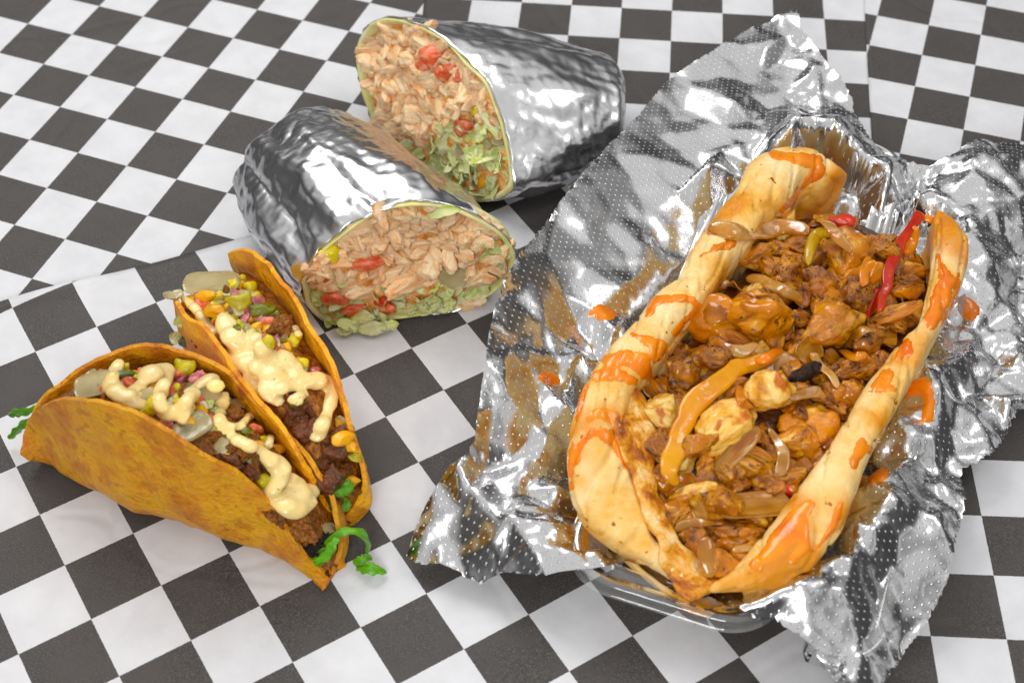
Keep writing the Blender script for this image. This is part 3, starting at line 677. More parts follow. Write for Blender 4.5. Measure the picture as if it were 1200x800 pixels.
# ============================================================ BURRITOS
def burrito(label, face_px, p0, nrm, back_c, back_n_ax, back_hw, back_hh, length_rings, seed, foil_over, dirv, crump=(0.16, 0.07)):
    C = PP(*face_px['c'], p0, nrm)
    o0 = np.array([C[0], C[1], 0.25]); t = thing('burrito_half', label, 'burrito', o0, 'halves of one foil-wrapped chicken burrito')
    n = 170; ct = resample([PP(x, y, p0, nrm) for x, y in face_px['outline']] + [PP(*face_px['outline'][0], p0, nrm)], n + 1)[:-1]
    ct[:, 2] = np.maximum(ct[:, 2], 0.35)
    R = unit(np.array(dirv)); side = unit(np.cross(R, [0, 0, 1])); up = np.cross(side, R)
    # angles of contour about axis
    rel = ct - C; ang = np.unwrap(np.arctan2(rel @ up, rel @ side)); bc = P(*back_c)
    rings = []; m = length_rings
    for i in range(m + 1):
        s = i / m; ring = []
        for j in range(n):
            a = ang[j]; br = bc + side * back_hw * math.cos(a) + up * back_hh * math.sin(a)
            k = s ** 0.9
            p = ct[j] * (1 - k) + br * k
            bul = 1 + 0.10 * math.sin(math.pi * min(1, s * 1.1))
            cc = C * (1 - k) + bc * k; p = cc + (p - cc) * bul
            if s > 0.90: q = (s - 0.90) / 0.10; p = cc + (p - cc) * math.sqrt(max(0.0, 1 - q * q * 0.93))
            ring.append(p)
        rings.append(np.array(ring))
    # foil lip stands just proud of the cut
    G = np.array(rings); V = G.reshape(-1, 3); F = [(i * n + j, i * n + (j + 1) % n, (i + 1) * n + (j + 1) % n, (i + 1) * n + j) for i in range(m) for j in range(n)]
    N = np.cross(np.gradient(G, axis=1), np.gradient(G, axis=0)).reshape(-1, 3); N /= np.linalg.norm(N, axis=1, keepdims=True) + 1e-9
    cen = np.repeat(np.array([C * (1 - i / m) + bc * i / m for i in range(m + 1)]), n, axis=0)
    sg = np.sign(np.einsum('ij,ij->i', N, V - cen)); N *= sg[:, None]
    Q = V.copy(); fade = np.repeat(np.clip(np.arange(m + 1) / 5, 0.25, 1), n)
    # creases run along the roll: stretch the field along the axis
    L = np.stack([Q @ R * 0.30, Q @ side, Q @ up], 1)
    h = crump[0] * 2 * crumple(L, seed, 2.2) + crump[1] * 2 * crumple(L, seed + 1, 0.85) + 0.05 * crumple(L * [2.4, 1, 1], seed + 2, 0.45) + 0.02 * crumple(Q, seed + 3, 0.3)
    V2 = V + N * ((h + 0.06) * fade)[:, None]; V2[:, 2] = np.maximum(V2[:, 2], 0.26)
    w = obj('foil_wrap', V2, F, MT['foil_wrap'], t)
    sd = w.modifiers.new('t', 'SOLIDIFY'); sd.thickness = 0.0004; sd.offset = 1
    # (the lip is torn a little unevenly)
    me = w.data; co = np.empty(len(me.vertices) * 3); me.vertices.foreach_get('co', co); co = co.reshape(-1, 3)
    for i in range(3):
        for j in range(n): co[i * n + j] -= (R * (0.22 * (3 - i) / 3 * (snoise(ct[j], 0.9, seed) + 0.5 * snoise(ct[j], 3.1, seed)))) / 100
    me.vertices.foreach_set('co', co.ravel())
    # tortilla: a rolled wall just inside the foil, showing as a rim round the cut
    nn = unit(nrm); nn = nn if nn @ (_c - C) > 0 else -nn
    inn = []; prof = [(1.0, -0.9), (0.997, 0.0), (0.985, 0.06), (0.962, 0.05), (0.94, -0.12), (0.90, -0.55)]
    for sc_, o_ in prof:
        r = C + (ct - C) * sc_ + nn * o_
        r = np.array([q + 0.06 * np.array(noise.noise_vector(Vector(q * 0.9))) for q in r]); r[:, 2] = np.maximum(r[:, 2], 0.28); inn.append(r)
    TV, TF = loft(inn, True, False); obj('tortilla', TV, TF, MT['tortilla'], t)
    # the packed filling
    surf = Surf(); rr = []
    for sc_ in np.linspace(0.93, 0.02, 22):
        r = C + (ct - C) * sc_
        r = np.array([q + nn * (-0.25 + 0.42 * (1 - sc_ ** 3) * foil_over + 0.22 * snoise(q, 0.9, seed) + 0.20 * snoise(q, 2.6, seed)) for q in r]); r[:, 2] = np.maximum(r[:, 2], 0.3); rr.append(r)
    FV, FF = loft(rr, True, False); FF.append(tuple((len(rr) - 1) * n + j for j in range(n)))
    obj('filling', FV, FF, MT['mush'], t); surf.add(FV, FF)
    return t, surf, nn, ct, w
def inside(x, y, poly):
    c = False; j = len(poly) - 1
    for i in range(len(poly)):
        xi, yi = poly[i]; xj, yj = poly[j]
        if (yi > y) != (yj > y) and x < (xj - xi) * (y - yi) / (yj - yi) + xi: c = not c
        j = i
    return c
def pack(t, surf, outline, k, rule, seed, shrink=0.93):
    r = random.Random(seed); o = np.array(outline, float); c = o.mean(0); o = c + (o - c) * shrink; pts = []; tries = 0
    while len(pts) < k and tries < 20000:
        tries += 1
        x = r.uniform(o[:, 0].min(), o[:, 0].max()); y = r.uniform(o[:, 1].min(), o[:, 1].max())
        if not inside(x, y, o.tolist()) or any((x - a) ** 2 + (y - b) ** 2 < 58 for a, b in pts): continue
        pts.append((x, y)); kind = rule(x, y, r)
        if kind == 'chicken_shred': a = r.uniform(8, 23); b = max(6.0, a * r.uniform(0.36, 0.7))
        elif kind == 'pale_lettuce_shred': a, b = r.uniform(11, 22), r.uniform(6, 11)
        else: a, b = r.uniform(6, 10), r.uniform(5, 7)
        put(kind, t, surf, x, y, a, b, r.uniform(0, 180), flat=0.8 if kind != 'pale_lettuce_shred' else 1.0, sink=0.15, tilt=0.35, add=False, nz=0.2)

OUT_U = [(434, 27), (457, 21), (486, 28), (521, 46), (549, 76), (572, 100), (587, 139), (597, 185), (601, 217), (584, 233), (555, 236), (524, 224), (495, 200), (457, 171), (434, 137), (421, 97), (417, 67), (422, 44)]
pa, pb, pc_ = P(421, 96, 1.6), P(590, 140, 4.2), P(555, 236, 0.5); nU = unit(np.cross(pb - pa, pc_ - pa))
OUT_L = [(352, 330), (370, 300), (395, 278), (425, 256), (455, 242), (495, 237), (530, 243), (562, 256), (590, 274), (604, 300), (600, 322), (580, 342), (545, 358), (505, 374), (460, 388), (420, 386), (385, 378), (362, 360)]
pa, pb, pc_ = P(350, 335, 2.2), P(602, 300, 2.6), P(480, 238, 5.4); nL = unit(np.cross(pb - pa, pc_ - pa)); p0L = pa
BU, SU, nnU, ctU, wU = burrito('upper burrito half, smooth grey foil trailing towards the large foil tray', dict(c=(512, 132), outline=OUT_U), P(421, 96, 1.6), nU, (728, 124, 2.0), None, 2.7, 1.6, 70, 21, 0.6, P(716, 128, 2.1) - P(520, 125, 2.6), (0.15, 0.05))
BL, SL, nnL, ctL, wL = burrito('lower burrito half, brightly crumpled foil, chicken and lettuce spilling from its cut', dict(c=(478, 314), outline=OUT_L), p0L, nL, (336, 170, 2.4), None, 2.8, 2.1, 100, 33, 1.0, P(325, 172, 2.4) - P(478, 314, 2.6), (0.26, 0.07))
def rule_u(x, y, r):
    g = (y - 146) / 25 + (x - 520) / 90 + r.gauss(0, .35)
    if g > 0.2: return 'pale_lettuce_shred' if r.random() < 0.85 else 'onion_piece'
    if x < 440 and r.random() < 0.35: return 'pale_lettuce_shred'
    return 'chicken_shred'
def rule_l(x, y, r):
    if y > 338 + abs(x - 430) * -0.05 + r.gauss(0, 5): return 'pale_lettuce_shred'
    if x > 570 and r.random() < 0.5: return 'pale_lettuce_shred'
    if 505 < x < 545 and y > 305 and r.random() < 0.5: return 'onion_piece'
    return 'chicken_shred'
pack(BU, SU, OUT_U, 210, rule_u, 5); pack(BL, SL, OUT_L, 210, rule_l, 6, 0.96)
many(BU, SU, [('tomato_dice', 512, 66, 19, 12, 20), ('tomato_dice', 524, 84, 15, 12, 40), ('tomato_dice', 500, 78, 12, 12, 40), ('tomato_dice', 545, 92, 12, 8, 40), ('tomato_dice', 545, 150, 12, 11, -30), ('pepper_dice', 558, 128, 7, 8, 50),
    ('pepper_dice', 522, 168, 8, 5, 0), ('cheese_bit', 568, 215, 8, 6, 0), ('jalapeno_piece', 525, 102, 3, 3, 0), ('chicken_shred', 565, 100, 7, 14, 80), ('chicken_shred', 518, 70, 11, 4, 30), ('pale_lettuce_shred', 545, 190, 26, 10, 10), ('pale_lettuce_shred', 520, 200, 20, 8, 20),
    ('pale_lettuce_shred', 575, 180, 10, 22, 70), ('chicken_shred', 472, 172, 9, 16, 75)], nz=0.2)
many(BL, SL, [('tomato_dice', 433, 307, 22, 12, 8), ('tomato_dice', 450, 355, 15, 9, -15), ('red_dice', 447, 354, 10, 7, -10), ('tomato_dice', 375, 324, 8, 15, 80), ('tomato_dice', 393, 346, 15, 12, 20), ('tomato_dice', 415, 362, 14, 8, 10), ('pepper_dice', 385, 298, 13, 13, 30),
    ('chicken_shred', 480, 328, 32, 14, -12), ('chicken_shred', 560, 325, 22, 9, 40), ('chicken_shred', 436, 282, 14, 6, 15), ('onion_piece', 530, 320, 17, 14, 40), ('pale_lettuce_shred', 500, 352, 14, 8, -20), ('pale_lettuce_shred', 466, 372, 20, 7, -20),
    ('pale_lettuce_shred', 363, 345, 8, 12, 70), ('lettuce_shred', 362, 329, 4, 7, 80), ('pale_lettuce_shred', 588, 295, 9, 14, 80), ('chicken_shred', 460, 318, 14, 6, -20), ('pale_lettuce_shred', 505, 248, 30, 7, 0)], nz=0.2)
# spilling out onto the paper in front
for q in [(392, 372, 14, 8, 20), (410, 382, 16, 8, 5), (436, 385, 17, 8, -5), (456, 382, 12, 7, -10), (422, 374, 18, 9, 0), (446, 374, 16, 8, -10), (384, 364, 10, 9, 60), (404, 388, 10, 5, 0), (522, 362, 12, 7, -20)]:
    p = P(q[0], q[1], 0.55); k = pxcm(p); piece('pale_lettuce_shred', BL, p, (0, -.5, .9), (q[2] * k, q[3] * k, .32), -math.radians(q[4]))
ck = thing('chicken_piece', 'pale chicken chunk fallen on the paper beside the lower burrito cut', 'chicken piece', P(550, 354, 0.3))
p = P(550, 350, 0.62); k = pxcm(p); piece('chicken_shred', ck, p, (0, 0, 1), (20 * k, 12 * k, .42), 0.1, 0.05, name='chicken'); p = P(566, 340, 0.7); piece('chicken_shred', ck, p, (0, 0, 1), (11 * k, 5 * k, .3), -0.9, 0.05, name='chicken')

# ============================================================ CLEAR CONTAINER
def ring_rr(corners, inset, z, r=1.6, per=10, rib=0.0, ribn=0):
    """rounded rectangle through the four corner points (cm), pulled in by inset"""
    c = np.mean(corners, 0); e1 = unit(corners[1] - corners[0]); e2 = unit(corners[3] - corners[0])
    hw = np.linalg.norm(corners[1] - corners[0]) / 2 - inset; hl = np.linalg.norm(corners[3] - corners[0]) / 2 - inset; out = []
    pts = []
    for qx, qy, a0 in ((1, 1, 0), (-1, 1, 90), (-1, -1, 180), (1, -1, 270)):
        for k in range(per + 1):
            a = math.radians(a0 + 90 * k / per); pts.append((qx * (hw - r) + r * math.cos(a), qy * (hl - r) + r * math.sin(a)))
    pts = np.array(pts); closed = np.concatenate([pts, pts[:1]]); seg = np.linalg.norm(np.diff(closed, axis=0), axis=1); s = np.concatenate([[0], np.cumsum(seg)])
    N = 420
    for t in np.linspace(0, s[-1], N, endpoint=False):
        i = min(np.searchsorted(s, t, 'right') - 1, len(pts) - 1); f = (t - s[i]) / max(seg[i], 1e-9); q = closed[i] * (1 - f) + closed[i + 1] * f
        nrm = unit([q[0] * abs(q[0] / hw) ** 6, q[1] * abs(q[1] / hl) ** 6]) if rib else np.zeros(2)
        if rib: q = q - nrm * rib * (0.5 + 0.5 * math.tanh(3 * math.sin(t * 2 * math.pi / 1.15)))
        p = c + e1 * q[0] + e2 * q[1]; out.append((p[0], p[1], z))
    return np.array(out)
FL, FR, BR = P(652, 668, 2.7), P(902, 747, 2.7), P(1072, 176, 2.7)
e1 = unit([*(FR - FL)[:2], 0]); e2 = np.cross([0, 0, 1], e1); LEN = float((BR - FR) @ e2); WID = float(np.linalg.norm((FR - FL)[:2]))
cor = [np.array([*(FL[:2] + 0), 0]), np.array([*FR[:2], 0]), np.array([*FR[:2], 0]) + e2 * LEN, np.array([*FL[:2], 0]) + e2 * LEN]
CT = thing('clear_container', 'clear ribbed plastic clamshell, its front rim showing below the foil and sandwich', 'container', np.array([*np.mean(cor, 0)[:2], 0.3]))
def tray(prof):
    return loft([ring_rr(cor, i, z, max(0.4, 1.9 - i * 0.6), rib=rb) for i, z, rb in prof], True, False)
V, F = tray([(1.0, 2.55, 0.0), (1.02, 2.2, 0.0), (1.08, 2.05, .30), (1.35, 0.6, .34), (1.6, 0.34, .2), (2.2, 0.30, 0), (4.6, 0.34, 0)])
F.append(tuple(range(len(V) - 420, len(V))))
obj('tray', V, F, MT['clear'], CT)
V, F = tray([(1.0, 2.55, 0), (0.75, 2.62, 0), (0.62, 2.50, 0), (0.40, 2.56, 0), (0.32, 2.72, 0), (0.12, 2.74, 0), (0.0, 2.62, 0), (-0.04, 2.38, 0), (-0.14, 2.34, 0)])
obj('rim', V, F, MT['clear'], CT)
# open lid hinged on the right-hand rim, lying flat under the foil
cor0 = cor; off = e1 * (WID + 0.5)
cor = [cor0[0] + off, cor0[0] + off + e1 * WID * 0.42, cor0[3] + off + e1 * WID * 0.42, cor0[3] + off]
V, F = tray([(0.0, 2.30, 0), (0.15, 2.42, 0), (0.3, 2.30, 0), (0.42, 2.36, 0), (0.5, 2.1, 0), (0.6, 1.9, .1), (0.8, 0.6, .1), (1.0, 0.4, 0), (1.3, 0.45, 0)])
F.append(tuple(range(len(V) - 420, len(V))))
obj('lid', V, F, MT['clear'], CT); cor = cor0

# ============================================================ FOIL SHEET
BORDER = [(475, 650, .8), (487, 660, .9), (500, 664, .9), (520, 665, 1.1), (536, 672, 1.0), (548, 683, .8), (562, 690, .8), (574, 682, 1.1), (587, 673, 1.5), (606, 674, 1.9), (640, 673, 2.6), (682, 663, 3.0), (715, 655, 3.1), (742, 652, 3.2),
    (762, 668, 3.2), (790, 688, 3.2), (812, 702, 3.2), (838, 706, 3.2), (858, 712, 3.0), (882, 722, 2.9), (905, 722, 3.0), (925, 735, 2.9), (950, 752, 2.8), (966, 774, 2.6), (976, 790, 2.4), (985, 815, 2.2), (1000, 850, 2.0), (1030, 830, 1.4), (1036, 798, 1.2),
    (1050, 778, 1.2), (1062, 757, 1.2), (1080, 735, 1.3), (1094, 714, 1.5), (1104, 692, 1.6), (1112, 668, 1.7), (1116, 640, 1.8), (1126, 612, 1.8), (1130, 585, 1.8), (1128, 560, 1.9), (1131, 543, 2.0), (1150, 538, 1.8), (1163, 534, 1.5), (1172, 520, 1.3), (1180, 506, 1.2), (1192, 488, 1.2), (1206, 470, 1.2), (1260, 440, 1.2),
    (1300, 330, 1.6), (1290, 200, 2.0), (1240, 168, 2.3), (1200, 170, 2.5), (1165, 168, 2.9), (1135, 170, 3.3), (1112, 186, 3.3), (1090, 192, 3.2), (1062, 184, 3.3), (1040, 172, 3.3), (1021, 157, 3.3), (1006, 132, 3.3), (998, 110, 3.3), (985, 90, 3.5), (972, 78, 3.8), (962, 64, 3.8), (946, 44, 3.9), (936, 34, 4.0), (935, 9, 4.2),
    (915, 15, 4.1), (895, 24, 4.0), (872, 36, 4.0), (850, 50, 4.0), (820, 68, 3.9), (793, 82, 3.8), (782, 92, 3.8), (760, 120, 3.8), (735, 148, 3.9), (710, 176, 4.0), (685, 203, 4.3), (655, 238, 4.6), (630, 272, 4.9), (605, 308, 5.2), (590, 330, 5.4), (580, 355, 5.4), (574, 385, 5.3), (568, 430, 4.9), (560, 478, 4.4), (556, 510, 4.0), (545, 530, 3.4),
    (527, 546, 2.8), (515, 568, 2.2), (503, 590, 1.8), (490, 618, 1.3)]
INNER = [  # folds and hollows
    (592, 345, 4.9), (598, 400, 4.6), (586, 440, 4.7), (580, 470, 4.2), (572, 512, 3.7), (578, 560, 2.9), (574, 600, 2.7), (576, 640, 2.2), (579, 668, 1.5), (540, 600, 2.1), (522, 625, 1.5), (508, 610, 1.7), (538, 545, 3.3), (566, 548, 2.7), (552, 575, 2.8), (535, 655, 1.2),
    (608, 480, 3.9), (600, 520, 3.5), (612, 560, 3.2), (600, 610, 2.9), (622, 640, 3.0), (640, 600, 2.9), (660, 640, 3.1), (700, 640, 3.2), (622, 420, 4.1), (640, 380, 3.8), (618, 340, 4.6), (660, 345, 3.6), (700, 360, 3.2), (720, 385, 3.0), (640, 300, 4.3), (650, 262, 4.4),
    (700, 300, 3.4), (690, 265, 3.9), (720, 250, 3.6), (740, 210, 3.6), (730, 180, 3.9), (770, 160, 3.5), (800, 130, 3.4), (760, 260, 3.1), (790, 230, 3.1), (820, 200, 3.2), (845, 180, 3.4), (770, 300, 2.9), (740, 330, 2.9), (680, 410, 3.2), (660, 450, 3.1), (640, 500, 3.0), (640, 550, 2.8), (648, 590, 2.7),
    (808, 96, 3.7), (840, 90, 3.6), (862, 118, 3.9), (830, 190, 4.1), (850, 150, 3.6), (880, 100, 3.4), (920, 70, 3.4), (950, 70, 3.6), (900, 52, 4.0), (925, 38, 4.1), (880, 140, 3.5), (920, 110, 3.3), (960, 92, 4.0), (900, 155, 3.6), (935, 130, 4.0), (965, 122, 3.5), (990, 140, 3.4),
    (930, 150, 4.6), (975, 150, 4.6), (1000, 170, 4.1), (1010, 190, 3.7), (1040, 200, 3.8), (1075, 215, 3.9), (1110, 230, 3.4), (1140, 200, 3.6), (1170, 195, 3.0), (1160, 240, 3.0), (1145, 270, 3.2), (1190, 240, 2.2), (1210, 280, 2.3), (1170, 300, 3.0), (1180, 350, 1.9), (1150, 330, 2.6), (1145, 390, 2.2),
    (1210, 380, 1.6), (1170, 420, 1.5), (1130, 420, 2.6), (1150, 460, 1.8), (1185, 465, 2.2), (1110, 440, 3.0), (1090, 470, 3.2), (1120, 500, 2.5), (1100, 520, 3.1), (1150, 505, 1.9), (1070, 520, 3.2), (1050, 550, 3.2), (1080, 560, 2.6), (1110, 580, 2.3), (1040, 590, 3.3), (1060, 610, 2.7), (1090, 630, 2.1), (1020, 620, 3.3), (1000, 650, 3.4), (1040, 660, 2.5), (1080, 670, 2.0), (990, 690, 3.1), (1020, 710, 2.8), (1060, 715, 1.9), (960, 690, 3.4), (950, 720, 3.1), (985, 730, 2.8), (1010, 750, 2.4), (1040, 740, 2.2), (1000, 780, 2.2), (920, 705, 3.3), (1020, 790, 1.8)]
UNDER = [(975, 656, 3.5), (1004, 616, 3.5), (1022, 566, 3.6), (900, 702, 3.4), (935, 690, 3.5), (862, 710, 3.2), (656, 560, 3.3), (664, 470, 3.4), (1085, 425, 3.4), (1055, 480, 3.4), (700, 600, 1.4), (720, 640, 2.0), (760, 660, 2.2), (800, 690, 2.4), (700, 540, 1.0), (720, 480, .8), (760, 440, .6), (780, 600, .7), (850, 640, 1.4), (900, 660, 2.0), (960, 640, 2.0), (800, 400, .6), (840, 340, .6), (900, 280, .6), (950, 240, .8), (1000, 240, 1.6), (1060, 250, 2.2), (1100, 270, 2.4), (1110, 340, 2.4), (1080, 410, 2.0), (1040, 480, 2.0), (1000, 540, 2.0), (960, 590, 1.8), (900, 500, .6), (850, 550, .6), (960, 400, .6), (1020, 350, .8), (900, 600, .8), (1000, 600, 2.6), (870, 220, 2.2), (835, 265, 2.2), (790, 315, 2.2), (740, 370, 2.2), (700, 420, 2.2), (672, 480, 2.0), (665, 560, 2.0)]
def foil_sheet():
    bp = np.array([P(*q) for q in BORDER]); ctrl = np.array([P(*q) for q in BORDER + INNER + UNDER])
    # crimp: finer border with a small zigzag
    bx = []
    for i in range(len(bp)):
        a, b = bp[i], bp[(i + 1) % len(bp)]; k = max(1, int(np.linalg.norm((b - a)[:2]) / 0.16))
        for j in range(k): bx.append(a + (b - a) * j / k)
    bx = np.array(bx); cen = bx.mean(0)
    out = unit(np.array([1.0, 0, 0]))
    tang = np.roll(bx, -1, 0) - np.roll(bx, 1, 0); nr = np.stack([-tang[:, 1], tang[:, 0]], 1); nr /= np.linalg.norm(nr, axis=1, keepdims=True) + 1e-9
    wav = np.array([0.07 * snoise((p[0], p[1], 4), 1.1) for p in bx]) + 0.035 * np.where(np.arange(len(bx)) % 2 == 0, 1, -1) * (bx[:, 0] > 14)
    bxy = bx[:, :2] + nr * wav[:, None]
    # triangulate the controls and read the height off the triangles
    cv, ce, cf, *_ = delaunay_2d_cdt([Vector(c[:2]) for c in ctrl], [], [], 0, 1e-4)
    cv = np.array([v[:] for v in cv]); cz = np.array([ctrl[np.argmin(np.sum((ctrl[:, :2] - v) ** 2, 1)), 2] for v in cv])
    lo = bxy.min(0) - 0.3; hi = bxy.max(0) + 0.3; st = 0.135
    nx, ny = int((hi[0] - lo[0]) / st) + 1, int((hi[1] - lo[1]) / st) + 1
    gx, gy = np.meshgrid(lo[0] + np.arange(nx) * st, lo[1] + np.arange(ny) * st, indexing='ij'); XY = np.stack([gx.ravel(), gy.ravel()], 1)
    XY += rng.uniform(-0.03, 0.03, XY.shape)
    # inside test (vectorised) and snapping to the edge
    ins = np.zeros(len(XY), bool); j = len(bxy) - 1
    for i in range(len(bxy)):
        xi, yi = bxy[i]; xj, yj = bxy[j]
        if yi != yj:
            m = ((yi > XY[:, 1]) != (yj > XY[:, 1])) & (XY[:, 0] < (xj - xi) * (XY[:, 1] - yi) / (yj - yi) + xi); ins ^= m
        j = i
    I = ins.reshape(nx, ny); Fq = []
    anyin = np.zeros_like(I); 
    idx = np.arange(nx * ny).reshape(nx, ny)
    c4 = I[:-1, :-1].astype(int) + I[1:, :-1] + I[1:, 1:] + I[:-1, 1:]
    qi, qj = np.where(c4 >= 2)
    used = set(); faces = []
    for a, b in zip(qi, qj):
        f = (idx[a, b], idx[a + 1, b], idx[a + 1, b + 1], idx[a, b + 1])
        if (a + b) % 2: faces += [(f[0], f[1], f[2]), (f[0], f[2], f[3])]
        else: faces += [(f[0], f[1], f[3]), (f[1], f[2], f[3])]
        used.update(f)
    ids = np.array(sorted(used)); outm = ids[~ins[ids]]
    for v in outm:
        k = np.argmin(np.sum((bxy - XY[v]) ** 2, 1)); XY[v] = bxy[k]
    Q = XY[ids]; mp = {a: b for b, a in enumerate(ids)}; faces = [tuple(mp[i] for i in f) for f in faces]
    Z = np.full(len(Q), np.nan)
    for f in cf:
        a, b, c = cv[f[0]], cv[f[1]], cv[f[2]]
        m0 = np.minimum(np.minimum(a, b), c) - 1e-6; m1 = np.maximum(np.maximum(a, b), c) + 1e-6
        sel = np.where((Q[:, 0] >= m0[0]) & (Q[:, 0] <= m1[0]) & (Q[:, 1] >= m0[1]) & (Q[:, 1] <= m1[1]))[0]
        if not len(sel): continue
        d = (b[0] - a[0]) * (c[1] - a[1]) - (c[0] - a[0]) * (b[1] - a[1])
        if abs(d) < 1e-9: continue
        q = Q[sel]; u = ((q[:, 0] - a[0]) * (c[1] - a[1]) - (c[0] - a[0]) * (q[:, 1] - a[1])) / d; v = ((b[0] - a[0]) * (q[:, 1] - a[1]) - (q[:, 0] - a[0]) * (b[1] - a[1])) / d
        ok = (u >= -1e-6) & (v >= -1e-6) & (u + v <= 1 + 1e-6)
        Z[sel[ok]] = (cz[f[0]] * (1 - u - v) + cz[f[1]] * u + cz[f[2]] * v)[ok]
    for i in np.where(np.isnan(Z))[0]: Z[i] = cz[np.argmin(np.sum((cv - Q[i]) ** 2, 1))]
    # crumpling: calm in the smooth wings, strong at the right and round the bread
    X = topx(np.column_stack([Q, Z]))
    def bl(cx, cy, r): return np.exp(-((X[:, 0] - cx) ** 2 + (X[:, 1] - cy) ** 2) / (2 * r * r))
    calm = np.clip(bl(690, 220, 70) + bl(640, 300, 60) + bl(860, 90, 50) + bl(760, 160, 60) + bl(540, 610, 40) , 0, 1)
    rough = np.clip(bl(1080, 190, 60) + bl(1170, 330, 120) + bl(1080, 560, 60) + bl(620, 640, 60) + bl(960, 150, 50) + bl(980, 690, 70), 0, 1)
    amp = 0.62 * (1 - 0.75 * calm) + 0.14 * rough
    Z = Z + amp * (1.55 * crumple(Q, 3, 3.5) + 0.45 * crumple(Q, 4, 1.3) + 0.10 * rough * crumple(Q, 5, 0.8) + 0.075 * crumple(Q, 8, 0.62))
    V = np.column_stack([Q, np.maximum(Z, 0.35)])
    o0 = np.array([*(V.mean(0)[:2]), 0.3])
    fa = np.array(faces); nzs = np.cross(V[fa[:, 1]] - V[fa[:, 0]], V[fa[:, 2]] - V[fa[:, 0]])[:, 2]
    faces = [tuple(f) if s > 0 else tuple(f[::-1]) for f, s in zip(faces, nzs)]
    o = obj('foil_sheet', V, faces, MT['foil_sheet'], origin=o0)
    uvl = o.data.uv_layers.new(name='UVMap'); li = np.empty(len(o.data.loops), int); o.data.loops.foreach_get('vertex_index', li)
    a = math.radians(18); U = np.stack([Q[:, 0] * math.cos(a) + Q[:, 1] * math.sin(a) + 60, (-Q[:, 0] * math.sin(a) + Q[:, 1] * math.cos(a) + 60) / 0.87], 1) / 0.262
    uvl.data.foreach_set('uv', U[li].ravel())
    tag(o, 'large crumpled silver foil sheet with embossed dots lining the container under the sandwich', 'foil sheet')
    return o, V, faces
FO, FVx, FFx = foil_sheet()

# ============================================================ SANDWICH
SW = thing('chicken_sandwich', 'open pita filled with glazed chicken, peppers and onions, sauce running over the bread', 'sandwich', P(860, 520, 1.0))
# lips: (outer x, outer y, inner x, inner y, z)
LEFT = [(994, 208, 962, 226, 4.7), (952, 178, 940, 216, 5.4), (905, 177, 928, 230, 5.6), (875, 198, 910, 247, 5.7), (861, 226, 893, 264, 5.7), (838, 252, 878, 286, 5.7), (812, 288, 856, 306, 5.7), (796, 324, 832, 344, 5.7),
        (768, 350, 806, 374, 5.6), (741, 380, 784, 402, 5.6), (708, 417, 763, 430, 5.6), (683, 455, 742, 458, 5.5), (670, 495, 733, 495, 5.3), (665, 545, 736, 535, 4.9), (672, 598, 748, 574, 4.4), (706, 632, 760, 612, 4.1), (748, 660, 776, 646, 3.8), (798, 693, 806, 682, 3.55), (832, 704, 838, 698, 3.5)]
RIGHT = [(1098, 250, 1088, 262, 4.6), (1118, 262, 1092, 276, 5.0), (1135, 288, 1095, 296, 5.2), (1132, 318, 1091, 322, 5.2), (1122, 346, 1083, 350, 5.2), (1104, 380, 1076, 380, 5.1), (1082, 420, 1049, 408, 5.1), (1062, 454, 1027, 438, 5.0), (1042, 494, 1005, 470, 5.0), (1020, 536, 981, 511, 4.9),
         (1002, 578, 952, 550, 4.8), (986, 624, 922, 588, 4.5), (952, 662, 896, 622, 4.3), (908, 688, 872, 650, 4.0), (862, 698, 850, 676, 3.8), (826, 704, 820, 696, 3.6)]
def lip(rows, n, depth, outdrop):
    o = resample([P(a, b, z - 0.5) for a, b, c, d, z in rows], n); i = resample([P(c, d, z - 0.5) for a, b, c, d, z in rows], n); z = resample([[q[4], 0] for q in rows], n)[:, 0]; rings = []
    for k in range(n):
        mid = (o[k] + i[k]) / 2; hw = (o[k] - i[k]) / 2; w = max(np.linalg.norm(hw[:2]), 0.25); R = []
        h = min(0.55, w * 0.7); mid[2] = z[k] - h * 0.9
        for j in range(20):
            a = 2 * math.pi * j / 20; ca, sa = math.cos(a), math.sin(a)
            dz = h * sa if sa > 0 else depth * sa * min(1.0, max(0.12, (z[k] - 3.5) / 1.5))
            p = mid + np.array([hw[0], hw[1], 0]) * ca * (1 - 0.12 * max(0, -sa)); p[2] = mid[2] + dz
            R.append(p)
        rings.append(np.array(R))
    return loft(rings)
